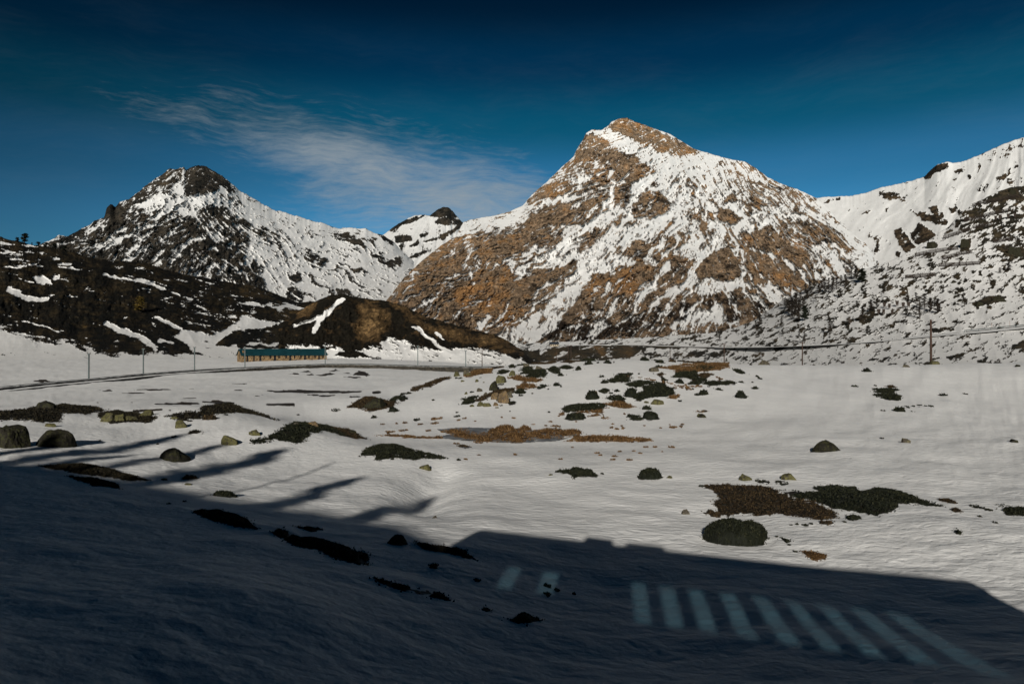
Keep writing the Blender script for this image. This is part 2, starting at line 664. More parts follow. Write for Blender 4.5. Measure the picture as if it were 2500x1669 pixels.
# --- main peak
mS = ImageRaster(900, 260, 2200, 900, 0.84)
mW = ImageRaster(900, 260, 2200, 900, 0.50, 4.0)
mS.poly(c3([(490, 330), (640, 345), (700, 400), (720, 560), (640, 560), (500, 540), (380, 560), (260, 600), (190, 605), (240, 540), (330, 460), (420, 375)]), 0.47)
mS.poly(c3([(700, 400), (760, 440), (820, 480), (820, 560), (760, 640), (720, 560)]), 0.45)
mS.poly(c3([(700, 130), (760, 92), (800, 80), (870, 110), (960, 150), (1060, 185), (1130, 228), (1215, 290), (1150, 318), (1060, 305), (985, 295), (940, 255), (880, 240), (830, 205), (770, 180), (700, 140)]), 0.25)
mS.poly(c3([(530, 200), (560, 180), (600, 178), (680, 225), (760, 280), (840, 305), (900, 350), (960, 395), (930, 420), (850, 465), (800, 470), (760, 430), (700, 385), (640, 348), (560, 340), (480, 335), (505, 270)]), 0.23)
mS.poly(c3([(520, 560), (640, 560), (665, 640), (600, 680), (520, 720), (440, 740), (420, 800), (330, 850), (220, 830), (110, 790), (60, 760), (150, 720), (260, 650), (380, 590)]), 0.27)
mS.poly(c2([(1290, 400), (1480, 350), (1700, 330), (1830, 400), (1850, 470), (1700, 640), (1760, 690), (1740, 740), (1960, 650), (2195, 590), (2195, 680), (2030, 860), (1900, 980), (1600, 1130), (1400, 1250), (1000, 1250), (600, 985), (740, 870), (810, 800), (900, 690), (1050, 540)]), 0.28)
mS.poly(c3([(130, 1050), (280, 990), (440, 945), (520, 965), (400, 1080), (330, 1170), (200, 1260), (60, 1340), (0, 1368), (0, 1000)]), 0.17)
mS.poly(c2([(1180, 560), (1460, 350), (1480, 380), (1250, 600)]), 0.45)
mS.poly(c2([(1190, 690), (1260, 680), (1480, 560), (1500, 600), (1290, 710), (1230, 790)]), 0.55)
mS.poly(c3([(620, 990), (720, 1010), (860, 940), (960, 960), (940, 1050), (860, 1100), (820, 1200), (700, 1240), (600, 1260), (480, 1290), (380, 1330), (420, 1250), (520, 1120), (560, 1050)]), 0.17)
mS.poly(c3([(980, 930), (1100, 890), (1210, 940), (1180, 1030), (1050, 1100), (960, 1180), (870, 1230), (830, 1200), (900, 1120), (990, 1060)]), 0.35)
mS.poly(c3([(1210, 960), (1290, 900), (1390, 850), (1470, 940), (1480, 1000), (1450, 1045), (1350, 1045), (1260, 1035), (1215, 1030)]), 0.10)
mS.poly(c3([(1480, 850), (1600, 890), (1700, 940), (1790, 1000), (1860, 1100), (1700, 1080), (1560, 1060), (1500, 1060), (1490, 960)]), 0.20)
mS.poly(c3([(1450, 780), (1560, 740), (1700, 700), (1800, 690), (1900, 680), (1980, 720), (2080, 790), (2160, 880), (2060, 860), (1960, 820), (1880, 860), (1900, 980), (1800, 960), (1700, 900), (1560, 860), (1470, 840)]), 0.37)
mS.poly(c3([(1500, 790), (1640, 770), (1760, 800), (1880, 870), (1900, 960), (1790, 930), (1640, 870), (1500, 850)]), 0.25)
mS.poly(c3([(1300, 330), (1500, 345), (1640, 435), (1850, 525), (1990, 640), (1850, 650), (1700, 640), (1500, 560), (1350, 460)]), 0.59)
mS.poly(c3([(1490, 350), (1560, 380), (1640, 440), (1720, 480), (1920, 570), (1900, 590), (1700, 510), (1560, 420), (1500, 380)]), 0.39)
for q, v in (([(870, 560), (930, 520), (1000, 540), (1060, 590), (1030, 640), (930, 680), (840, 680), (840, 610)], 0.25),
             ([(1290, 650), (1360, 620), (1430, 640), (1475, 685), (1400, 700), (1300, 690)], 0.15),
             ([(1380, 570), (1430, 540), (1460, 570), (1400, 585)], 0.15), ([(1235, 470), (1285, 470), (1275, 500), (1240, 500)], 0.1),
             ([(1190, 460), (1220, 470), (1215, 495), (1185, 480)], 0.15), ([(1225, 705), (1270, 695), (1262, 785), (1235, 795)], 0.1),
             ([(1278, 738), (1312, 748), (1290, 775)], 0.1), ([(1100, 755), (1135, 770), (1128, 830), (1085, 865), (1110, 800)], 0.1),
             ([(1030, 785), (1080, 785), (1062, 850), (1000, 885)], 0.12), ([(800, 840), (900, 790), (940, 850), (880, 940), (800, 900), (740, 900)], 0.40),
             ([(520, 770), (600, 740), (690, 740), (640, 820), (560, 880), (480, 900), (540, 820)], 0.36), ([(730, 690), (770, 670), (780, 690), (740, 730)], 0.1),
             ([(960, 880), (1000, 870), (990, 920), (960, 920)], 0.1), ([(1130, 620), (1260, 590), (1290, 680), (1180, 720)], 0.55),
             ([(720, 850), (760, 840), (770, 860), (740, 870)], 0.2), ([(1480, 600), (1560, 570), (1600, 640), (1500, 640)], 0.4)):
    mS.poly(c3(q), v, 3)
mS.poly(c3([(380, 1330), (600, 1200), (830, 1210), (1000, 1160), (1200, 1120), (1300, 1180), (1100, 1290), (900, 1340), (600, 1380), (200, 1395)]), 0.36)
mS.poly(c3([(1240, 1130), (1370, 1105), (1450, 1085), (1500, 1120), (1590, 1170), (1650, 1240), (1530, 1300), (1400, 1280), (1330, 1200), (1180, 1230), (1050, 1290)]), 0.27)
mS.poly(c3([(150, 1390), (900, 1330), (1400, 1290), (1600, 1290), (1700, 1340), (1200, 1410), (600, 1440), (200, 1440)]), 0.45)
for q, w, v in (([(690, 350), (720, 480), (715, 600), (700, 680)], 20, .85), ([(700, 760), (560, 930), (400, 1080), (230, 1230), (50, 1360)], 24, .85),
                ([(760, 900), (600, 1000), (420, 1130), (370, 1210)], 22, .85), ([(690, 1070), (650, 1150)], 20, .85), ([(640, 1080), (560, 1130), (420, 1260), (260, 1360)], 13, .8),
                ([(620, 1130), (590, 1200)], 12, .8), ([(1050, 940), (960, 1060), (840, 1190)], 26, .85), ([(910, 1060), (850, 1150), (830, 1190)], 16, .8),
                ([(1210, 960), (1130, 1060), (1020, 1150), (820, 1290)], 22, .82), ([(1480, 880), (1490, 960)], 18, .85), ([(1465, 1032), (1470, 1040)], 32, .9),
                ([(1565, 1075), (1620, 1110), (1690, 1170)], 42, .95), ([(1560, 1130), (1610, 1170), (1640, 1215)], 36, .95), ([(1410, 1180), (1450, 1220), (1490, 1262)], 22, .95),
                ([(1335, 1190), (1250, 1250)], 14, .9), ([(1290, 1250), (1400, 1290)], 30, .9), ([(1120, 1250), (1200, 1190), (1240, 1160)], 24, .9),
                ([(1100, 1128), (1240, 1112), (1380, 1095)], 9, .9), ([(1380, 1095), (1440, 1080)], 26, .9), ([(100, 940), (150, 1000)], 34, .85),
                ([(130, 1050), (240, 985), (430, 935)], 14, .85), ([(560, 1290), (640, 1220)], 14, .8), ([(440, 1340), (560, 1270)], 12, .8), ([(760, 1240), (800, 1210)], 14, .8),
                ([(180, 1400), (400, 1330), (640, 1290)], 9, .75), ([(240, 1310), (300, 1270), (390, 1250)], 30, .8), ([(1430, 870), (1455, 900)], 14, .8)):
    mS.stroke(c3(q), w / 2.412, v)
mS.stroke(c2([(1530, 1020), (1470, 1110)]), 11, 0.95)
mS.stroke(c2([(1720, 600), (1765, 690)]), 12, .85)
for q in ([(1700, 1080), (1785, 1160)], [(1735, 1060), (1840, 1130)], [(1790, 1040), (1890, 1105)], [(1640, 1075), (1725, 1175)], [(1860, 1030), (1950, 1085)], [(1500, 1090), (1600, 1150), (1680, 1200)]):
    mS.stroke(c3(q), 6, 0.05)
for q, v in (([(700, 130), (800, 80), (1060, 185), (1215, 290), (985, 295), (830, 205)], 0.66), ([(530, 200), (600, 178), (760, 280), (960, 395), (800, 470), (640, 348), (480, 335)], 0.50),
             ([(620, 990), (860, 940), (960, 960), (860, 1150), (700, 1240), (380, 1330), (520, 1120)], 0.50), ([(700, 1000), (860, 1000), (860, 1100), (700, 1130), (560, 1090)], 0.95),
             ([(1210, 960), (1390, 850), (1480, 1000), (1350, 1045), (1215, 1030)], 0.38), ([(1480, 850), (1700, 940), (1860, 1100), (1500, 1060)], 0.62),
             ([(1050, 1290), (1370, 1105), (1600, 1170), (1650, 1240), (1400, 1300)], 0.22), ([(300, 1300), (900, 1240), (1200, 1150), (1100, 1290), (600, 1390), (200, 1400)], 0.02),
             ([(490, 330), (720, 400), (720, 560), (190, 605), (330, 460)], 0.62)):
    mW.poly(c3(q), v, 12)
mW.poly(c2([(1290, 400), (1700, 330), (1850, 470), (1740, 740), (1400, 800), (1000, 880), (760, 885), (900, 710)]), 0.60, 14)
mW.poly(c2([(1270, 800), (1500, 740), (1620, 700), (1900, 720), (1850, 900), (1700, 1060), (1500, 1100), (1280, 900)]), 0.80, 10)
mW.poly(c2([(1300, 800), (1480, 790), (1440, 900), (1300, 920)]), 1.05, 8)
mW.poly(c2([(1080, 920), (1280, 900), (1400, 1030), (1200, 1030)]), 0.30, 8)
mW.poly(c2([(1700, 850), (1960, 700), (1980, 840), (1760, 1020)]), 0.42, 10)
gullies(mS, 150, (960, 480, 2100, 830), ((2050, 150), (1500, 50)), (1640, 330, 1800, 850), 11)
gullies(mS, 40, (1350, 360, 1900, 520), ((1900, 100), (1500, 50)), (1600, 330, 1750, 850), 12, wid=(2.5, 5.0), length=(40, 110))
mS.a = 0.5 + (mS.a - 0.5) * 0.86
M_main = mat_terrain('limestone and snow', 0.11, 9.0, (0.030, 0.021, 0.014), (0.235, 0.168, 0.110), (0.310, 0.172, 0.074), 0.25, edge=0.11)
slope('main_peak', 'tall brown rocky peak streaked with snow, highest mountain in view',
      [(900, 770), (942, 735), (958, 715), (987, 676), (1035, 632), (1075, 600), (1111, 577), (1132, 542), (1150, 535), (1200, 527), (1241, 517), (1277, 501), (1299, 474), (1337, 441), (1374, 405),
       (1401, 381), (1407, 366), (1426, 337), (1432, 323), (1445, 315), (1469, 316), (1486, 305), (1494, 296), (1515, 287), (1532, 287), (1561, 299), (1598, 312), (1639, 327), (1668, 345),
       (1697, 363), (1735, 374), (1772, 385), (1822, 394), (1847, 410), (1876, 432), (1913, 449), (1959, 466), (1996, 484), (2025, 507), (2062, 553), (2112, 590), (2140, 632), (2190, 690)],
      [(900, 1500), (1000, 1750), (1132, 2150), (1300, 2350), (1430, 2480), (1520, 2600), (1700, 2700), (1900, 2700), (2000, 2550), (2140, 2150), (2190, 2050)],
      886, [(900, 900), (1300, 760), (1700, 720), (2190, 700)], 900, 2190, M_main, mS, mW, (2050, 150, 0), relief=(60, 70), wl=(150, 40), seed=3,
      snow_noise=(0.19, 0.14), streak=(92.0, 2.6), gully=0.16, cat='mountain', shape=0.88, spk=(22.0, 14.0, 0.6), dpx=1.9, dpy=1.9, apex2=(1500, 50, 0), split=(1640, 330, 1800, 850, 110), rib=0.35)

# --- left peak
lS = ImageRaster(60, 380, 1020, 800, 0.82)
lW = ImageRaster(60, 380, 1020, 800, 0.30, 4.0)
lS.poly(c1([(200, 640), (430, 500), (610, 420), (760, 320), (900, 420), (850, 440), (1100, 420), (1190, 500), (1250, 560), (1400, 600), (1470, 620), (1430, 680), (1380, 750), (1550, 800), (1600, 900), (900, 860), (300, 760)]), 0.34)
lS.poly(c1([(690, 360), (760, 315), (840, 240), (1000, 135), (1085, 130), (1060, 230), (950, 300), (850, 340), (760, 390)]), 0.38)
lS.poly(c1([(1050, 310), (1110, 200), (1200, 185), (1300, 240), (1275, 285), (1180, 295), (1100, 315)]), 0.14)
lS.poly(c1([(1170, 120), (1260, 165), (1340, 210), (1410, 290), (1330, 275), (1250, 205)]), 0.35)
lS.poly(c1([(1270, 290), (1400, 300), (1440, 380), (1340, 400)]), 0.51)
lS.poly(c1([(1150, 360), (1320, 380), (1470, 480), (1460, 600), (1300, 560), (1150, 460)]), 0.45)
lS.poly(c1([(1480, 500), (1620, 500), (1680, 600), (1560, 600)]), 0.51)
for q, w in (([(1060, 290), (960, 360), (860, 410)], 34), ([(830, 470), (680, 580), (520, 640)], 12), ([(900, 480), (700, 570), (560, 640)], 9), ([(870, 600), (740, 690)], 12),
             ([(720, 500), (600, 580), (440, 640)], 13), ([(1200, 550), (1080, 605)], 20), ([(1010, 520), (930, 565)], 12), ([(1100, 440), (1000, 540), (950, 600)], 12),
             ([(1290, 700), (1180, 760), (1080, 785)], 14), ([(1050, 650), (1000, 700)], 12), ([(1230, 660), (1180, 720)], 10), ([(1300, 560), (1240, 620)], 16), ([(640, 480), (560, 560)], 12),
             ([(1400, 620), (1340, 700), (1290, 770)], 12), ([(820, 540), (760, 600)], 7), ([(960, 640), (900, 690)], 7), ([(1120, 570), (1050, 610)], 8)):
    lS.stroke(c1(q), w / 2.4125, 0.85, 2)
for q, v in (([(1200, 370), (1300, 380), (1310, 420), (1250, 440)], .2), ([(1380, 540), (1470, 600), (1380, 590)], .2), ([(1360, 640), (1450, 650), (1400, 675)], .15),
             ([(1480, 680), (1560, 720), (1510, 800), (1440, 760)], .2), ([(1700, 765), (1785, 778), (1790, 812), (1720, 805)], .15), ([(1780, 640), (1930, 690), (1900, 720), (1800, 680)], .3)):
    lS.poly(c1(q), v, 3)
for q, v in (([(420, 375), (540, 380), (610, 430), (590, 485), (520, 455), (440, 425)], .05), ([(745, 392), (808, 398), (795, 445), (748, 432)], .05), ([(640, 400), (695, 410), (680, 480), (650, 470)], .15),
             ([(690, 575), (790, 585), (890, 560), (850, 640), (790, 615), (690, 602)], .1), ([(640, 505), (740, 510), (765, 560), (660, 562)], .22), ([(480, 640), (560, 645), (605, 668), (530, 678)], .15),
             ([(10, 690), (110, 688), (135, 730), (50, 732)], .1), ([(350, 470), (430, 490), (520, 560), (440, 540)], .3), ([(80, 480), (160, 500), (240, 540), (150, 530)], .3), ([(0, 780), (140, 830), (120, 920), (0, 900)], .15),
             ([(380, 790), (560, 870), (500, 880), (360, 850)], .3), ([(160, 590), (260, 640), (280, 660), (180, 620)], .25), ([(620, 560), (690, 580), (660, 620), (630, 600)], .2), ([(200, 640), (320, 670), (450, 720), (330, 700)], .4)):
    lS.poly(c2(q), v, 3)
lS.poly([(240, 540), (255, 500), (270, 485), (295, 490), (300, 520), (280, 545)], -0.1, 3)
lW.poly(c1([(690, 360), (1000, 135), (1085, 130), (1060, 230), (850, 340)]), 0.48, 10)
gullies(lS, 110, (150, 470, 950, 740), ((900, 150), (100, 150)), (480, 400, 520, 750), 13, wid=(2.5, 6.5), length=(40, 150))
lS.poly(c1([(1090, 110), (1250, 110), (1320, 230), (1180, 200), (1090, 230)]), 0.20, 4)
lS.a = 0.5 + (lS.a - 0.5) * 0.90
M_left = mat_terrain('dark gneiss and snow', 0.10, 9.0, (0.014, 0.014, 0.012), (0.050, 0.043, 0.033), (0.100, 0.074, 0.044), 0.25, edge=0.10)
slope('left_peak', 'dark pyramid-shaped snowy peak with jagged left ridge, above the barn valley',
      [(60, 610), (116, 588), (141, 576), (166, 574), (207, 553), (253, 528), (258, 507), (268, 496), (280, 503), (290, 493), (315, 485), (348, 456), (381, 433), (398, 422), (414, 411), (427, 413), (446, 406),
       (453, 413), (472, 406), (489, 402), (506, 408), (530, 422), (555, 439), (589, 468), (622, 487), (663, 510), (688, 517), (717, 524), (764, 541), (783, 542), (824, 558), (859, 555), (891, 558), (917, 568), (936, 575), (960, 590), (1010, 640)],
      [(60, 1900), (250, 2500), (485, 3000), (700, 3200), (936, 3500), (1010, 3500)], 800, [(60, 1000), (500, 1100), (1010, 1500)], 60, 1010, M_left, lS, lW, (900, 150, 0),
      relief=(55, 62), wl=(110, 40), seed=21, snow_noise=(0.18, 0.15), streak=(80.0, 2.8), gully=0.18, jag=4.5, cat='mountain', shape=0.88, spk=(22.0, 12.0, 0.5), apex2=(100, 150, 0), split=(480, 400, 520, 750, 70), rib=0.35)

# --- small far peak in the gap
fS = ImageRaster(900, 480, 1200, 780, 0.80)
fW = ImageRaster(900, 480, 1200, 780, 0.25, 4.0)
for q, v in (([(1085, 240), (1150, 185), (1200, 160), (1250, 165), (1290, 215), (1310, 245), (1200, 248), (1130, 242)], -.15), ([(1120, 290), (1200, 260), (1290, 250), (1360, 300), (1300, 312), (1200, 312)], .18),
             ([(790, 360), (830, 290), (930, 255), (1060, 232), (1000, 272), (900, 305)], .25), ([(830, 395), (955, 388), (955, 432), (840, 445)], .0), ([(940, 470), (1010, 420), (1012, 452), (950, 482)], .05),
             ([(1020, 380), (1085, 368), (1060, 398), (1020, 408)], .1), ([(1040, 430), (1160, 398), (1172, 420), (1060, 442)], .1), ([(1170, 390), (1235, 368), (1242, 402), (1180, 432)], .15),
             ([(1220, 370), (1325, 305), (1335, 330), (1250, 392)], .2), ([(850, 470), (905, 460), (870, 505)], .1), ([(890, 570), (1000, 530), (1070, 508), (1000, 562)], .3), ([(940, 340), (980, 335), (960, 365)], .2)):
    fS.poly(c2(q), v, 2)
fW.poly(c2([(1170, 360), (1330, 300), (1250, 440)]), 0.6, 5)
slope('far_peak', 'small far snowy summit with a dark rock cap in the gap between the two big peaks',
      [(900, 585), (936, 572), (955, 558), (971, 546), (993, 534), (1012, 525), (1035, 524), (1049, 525), (1067, 512), (1083, 504), (1095, 506), (1105, 514), (1115, 526), (1127, 541), (1150, 560), (1200, 590)],
      [(900, 4800), (1200, 5000)], 770, [(900, 3000), (1200, 3000)], 900, 1200, M_left, fS, fW, (1085, 470, 40), relief=(90, 40), wl=(90, 26), seed=35, snow_noise=(0.08, 0.15), gully=0.2, warp=5, dpx=1.8, dpy=1.8, cat='mountain')

# --- right snow mountain
rS = ImageRaster(1960, 240, 2900, 760, 0.97)
rW = ImageRaster(1960, 240, 2900, 760, 0.22, 4.0)
for q, v in (([(1150, 335), (1205, 285), (1300, 236), (1325, 258), (1240, 312), (1180, 348)], .18), ([(1340, 300), (1382, 285), (1402, 300), (1350, 316)], .1), ([(1415, 313), (1455, 320), (1440, 337)], .1),
             ([(880, 420), (960, 430), (1065, 440), (1055, 482), (960, 472), (890, 452)], .45), ([(1070, 540), (1150, 555), (1310, 600), (1295, 645), (1200, 615), (1110, 575)], .30),
             ([(1180, 515), (1245, 515), (1310, 620), (1245, 605)], .28), ([(1300, 512), (1410, 540), (1390, 575), (1330, 552)], .3), ([(965, 660), (1020, 645), (1105, 770), (1040, 795), (1000, 745)], .1),
             ([(1075, 680), (1130, 615), (1240, 690), (1215, 735), (1130, 745), (1080, 725)], .15), ([(760, 560), (822, 538), (812, 556)], .35), ([(920, 530), (940, 520), (930, 555)], .2),
             ([(500, 470), (640, 455), (640, 480), (540, 500)], .55), ([(980, 790), (1010, 780), (1000, 840), (980, 830)], .2), ([(800, 690), (900, 680), (960, 760), (860, 800)], .68),
             ([(1400, 400), (1700, 300), (1770, 330), (1770, 380), (1560, 430)], .66), ([(1500, 190), (1770, 90), (1770, 170), (1560, 240)], .68), ([(1680, 300), (1770, 220), (1770, 260)], .35)):
    rS.poly(c4(q), v, 3)
rS.a = 0.5 + (rS.a - 0.5) * 0.85
M_right = mat_terrain('high snow and dark rock', 0.075, 8.0, (0.022, 0.018, 0.013), (0.080, 0.058, 0.036), (0.120, 0.080, 0.045), 0.18)
slope('snow_mountain', 'broad white snow-covered mountain rising towards the right edge',
      [(1960, 486), (1998, 482), (2021, 480), (2045, 479), (2077, 478), (2116, 470), (2148, 458), (2187, 450), (2231, 440), (2259, 430), (2274, 415), (2290, 401), (2314, 394), (2330, 397), (2354, 393), (2385, 381),
       (2417, 367), (2452, 351), (2500, 334), (2600, 300), (2750, 270), (2900, 290)],
      [(1960, 3600), (2300, 3300), (2500, 3200), (2900, 3000)], 760, [(1960, 2200), (2500, 1500), (2900, 1400)], 1960, 2900, M_right, rS, rW, (2500, 200, 60), relief=(36, 20), wl=(160, 40), seed=47,
      snow_noise=(0.12, 0.17), gully=0.14, streak=(22, 3), warp=7, jag=2.5, cat='mountain', shape=0.95)

# --- dark heath hill on the left
hS = ImageRaster(-420, 540, 900, 930, 0.14)
hW = ImageRaster(-420, 540, 900, 930, 0.20, 4.0)
hS.poly([(300, 640), (420, 660), (640, 700), (760, 740), (760, 850), (450, 850), (330, 820), (420, 760)], 0.30, 30)
hS.poly([(-400, 560), (60, 585), (130, 610), (120, 640), (-400, 640)], 0.30, 14)
for q in ([(60, 800), (90, 740), (200, 780), (260, 830), (400, 860), (560, 830), (620, 840), (480, 900), (300, 890), (200, 850)], [(370, 625), (460, 610), (510, 620), (560, 660), (590, 710), (420, 690)],
          [(560, 630), (660, 600), (670, 640), (720, 650), (600, 660)], [(670, 520), (800, 515), (960, 550), (800, 540)], [(630, 490), (700, 470), (800, 475), (860, 485), (700, 500)]):
    hS.poly(c6(q), 0.85, 2)
for q, w in (([(1160, 600), (1400, 650), (1620, 680), (1840, 760)], 34), ([(1600, 660), (1780, 690), (1860, 720)], 18), ([(1860, 710), (2100, 760), (2300, 810)], 14), ([(1930, 800), (2150, 880)], 22),
             ([(0, 340), (240, 380)], 26), ([(0, 250), (160, 256)], 16), ([(200, 350), (300, 350)], 10), ([(300, 490), (500, 450)], 11), ([(0, 520), (500, 508)], 10), ([(250, 1120), (500, 1190), (640, 1240), (720, 1230)], 18),
             ([(1540, 1200), (1640, 1250)], 16), ([(1800, 1340), (1950, 1360)], 34), ([(180, 640), (380, 690)], 14), ([(240, 270), (420, 285)], 10), ([(1750, 1080), (1950, 1170), (2100, 1260), (2240, 1320)], 30),
             ([(1390, 1090), (1440, 1080)], 20), ([(2100, 720), (2300, 770)], 20), ([(2220, 960), (2300, 985)], 16), ([(2150, 640), (2260, 672)], 14), ([(590, 430), (650, 432)], 14), ([(100, 420), (480, 455)], 9),
             ([(700, 850), (860, 840)], 8), ([(1200, 1150), (1400, 1240), (1600, 1310), (1750, 1430)], 62), ([(1860, 880), (1890, 880)], 16)):
    hS.stroke(c6(q), w / 4.612, 0.85, 1.6)
hS.poly(c6([(-2000, 1100), (0, 1180), (200, 1250), (420, 1330), (560, 1350), (800, 1370), (1000, 1450), (1300, 1500), (2306, 1500), (4200, 1520), (4200, 1800), (-2000, 1800)]), 0.92, 13)
hS.poly(c6([(2040, 1215), (2306, 1270), (2306, 1480), (2170, 1480), (2120, 1400), (1980, 1310)]), 0.88, 3)
hS.poly(c6([(760, 1350), (900, 1340), (1100, 1400), (1400, 1400), (1500, 1450), (1200, 1480), (900, 1440)]), 0.25, 3)
hS.poly(c6([(1740, 1430), (2000, 1420), (2160, 1465), (1900, 1470)]), 0.12, 3)
hS.poly(c1([(1080, 1100), (1250, 1130), (1390, 1060), (1420, 1010), (1500, 1020), (1640, 1060), (1560, 1085), (1380, 1100), (1290, 1170), (1260, 1200), (1150, 1215)]), 0.9, 3)
hS.stroke(c1([(1450, 940), (1650, 965)]), 7, 0.85)
hS.stroke(c1([(1640, 960), (1760, 965)]), 5, 0.8)
hS.poly(c1([(1200, 1160), (1300, 1190), (1500, 1175), (1800, 1180), (2000, 1180), (2000, 1320), (1200, 1320)]), 0.80, 4)
hS.poly(c1([(1265, 1192), (1380, 1110), (1560, 1108), (1540, 1150), (1400, 1172), (1320, 1192)]), 0.12, 3)
hS.poly(c1([(1560, 1090), (1800, 1095), (1920, 1140), (1900, 1175), (1700, 1160)]), 0.14, 3)
hS.stroke(c1([(1400, 1195), (1640, 1200)]), 6, 0.1)
hS.poly(c1([(900, 780), (1330, 870), (1420, 960), (1380, 1000), (1100, 900)]), 0.24, 6)
hW.poly(c1([(1600, 960), (1850, 960), (1800, 1060), (1640, 1050)]), 0.65, 5)
hW.poly(c1([(1400, 860), (1560, 880), (1640, 930), (1420, 900)]), 0.55, 5)
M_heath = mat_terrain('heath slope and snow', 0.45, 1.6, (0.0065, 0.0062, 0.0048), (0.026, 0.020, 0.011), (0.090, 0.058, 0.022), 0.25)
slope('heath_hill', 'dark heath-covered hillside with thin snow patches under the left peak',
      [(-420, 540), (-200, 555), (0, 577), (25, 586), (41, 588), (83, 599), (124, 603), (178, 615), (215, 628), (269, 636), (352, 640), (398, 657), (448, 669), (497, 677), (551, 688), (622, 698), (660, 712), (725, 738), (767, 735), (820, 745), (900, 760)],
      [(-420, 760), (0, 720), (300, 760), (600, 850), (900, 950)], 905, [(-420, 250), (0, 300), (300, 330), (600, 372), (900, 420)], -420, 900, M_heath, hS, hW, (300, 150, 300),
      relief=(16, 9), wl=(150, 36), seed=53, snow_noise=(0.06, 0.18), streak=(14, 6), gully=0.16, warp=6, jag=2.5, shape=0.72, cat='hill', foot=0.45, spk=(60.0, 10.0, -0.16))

# --- rocky knoll behind the barn
kS = ImageRaster(680, 680, 1340, 920, 0.06)
kW = ImageRaster(680, 680, 1340, 920, -0.05, 2.0)
kS.stroke(c2([(420, 880), (330, 960), (270, 1020), (205, 1120)]), 13, 0.9)
kS.stroke(c2([(300, 1000), (60, 1080)]), 9, 0.85)
kS.poly(c2([(300, 1225), (480, 1280), (700, 1230), (770, 1165), (900, 1200), (1100, 1260), (1400, 1250), (1600, 1270), (1830, 1335), (1900, 1500), (0, 1500), (0, 1220)]), 0.74, 8)
for q, w in (([(1000, 1100), (1180, 1250), (1330, 1330)], 9), ([(1140, 1140), (1300, 1250)], 8), ([(960, 1090), (1100, 1190)], 5)):
    kS.stroke(c2(q), w, 0.85)
kS.poly(c2([(1180, 1150), (1350, 1250), (1250, 1250)]), 0.1, 2)
for q in ([(370, 1310), (450, 1270), (600, 1290), (540, 1330)], [(540, 1290), (640, 1310), (580, 1325)], [(230, 1240), (360, 1250), (280, 1280)]):
    kS.poly(c2(q), 0.2, 2)
kW.poly(c2([(515, 1080), (560, 950), (640, 908), (700, 930), (770, 1000), (785, 1090), (700, 1190), (640, 1205), (560, 1160)]), 0.75, 14)
kW.poly(c2([(790, 910), (870, 920), (1000, 1010), (1120, 1080), (1400, 1130), (1640, 1180), (1800, 1290), (1700, 1300), (1500, 1230), (1250, 1180), (1050, 1110), (900, 1010)]), 0.60, 9)
kW.poly(c2([(80, 950), (240, 900), (200, 1000), (60, 1050)]), 0.5, 4)
M_knoll = mat_terrain('knoll heath and bare rock', 0.45, 1.8, (0.010, 0.0085, 0.0055), (0.075, 0.048, 0.022), (0.200, 0.128, 0.058), 0.22, rockbump=1.3)
slope('rocky_knoll', 'rounded dark knoll with a bare tan rock face just behind the stone barn',
      [(680, 790), (738, 755), (770, 735), (805, 721), (834, 716), (859, 724), (898, 729), (942, 734), (987, 747), (1035, 772), (1083, 785), (1146, 804), (1210, 817), (1242, 833), (1274, 855), (1290, 871), (1340, 905)],
      [(680, 560), (834, 580), (1000, 560), (1200, 480), (1340, 420)], 908, [(680, 425), (1000, 400), (1340, 330)], 680, 1340, M_knoll, kS, kW, (834, 640, 60),
      relief=(13, 11), wl=(110, 34), seed=59, snow_noise=(0.05, 0.15), streak=(14, 4), gully=0.16, warp=6, jag=2.5, shape=0.68, dpx=2.0, dpy=2.0, cat='hill', foot=0.4, spk=(40.0, 10.0, -0.3))

# --- right slope with the avalanche barriers
sS = ImageRaster(1180, 420, 2960, 940, 0.67)
sW = ImageRaster(1180, 420, 2960, 940, 0.22, 4.0)
sS.poly(c4([(-400, 1330), (300, 1100), (700, 960), (1000, 850), (1150, 760), (1500, 1000), (1300, 1180), (600, 1360), (0, 1400), (-400, 1420)]), 0.62, 10)
sS.poly(c4([(1280, 640), (1450, 500), (1620, 405), (1900, 330), (2800, 200), (2800, 800), (1650, 850), (1500, 720), (1400, 700)]), 0.44, 8)
sS.poly(c4([(1150, 690), (1320, 640), (1420, 700), (1300, 760), (1000, 860), (950, 850)]), 0.78, 6)
sS.poly(c4([(1000, 840), (1200, 800), (1280, 880), (1050, 960), (850, 960)]), 0.66, 6)
sS.poly(c4([(1200, 1150), (1500, 1090), (1770, 1110), (2800, 1050), (2800, 1500), (1200, 1500), (900, 1300)]), 0.74, 8)
sS.poly(c4([(400, 1370), (900, 1340), (1400, 1300), (1770, 1270), (2800, 1240), (2800, 1700), (0, 1700), (100, 1480)]), 0.74, 6)
sS.poly(c4([(1560, 480), (1700, 395), (1770, 390), (1770, 470), (1640, 490)]), 0.12, 4)
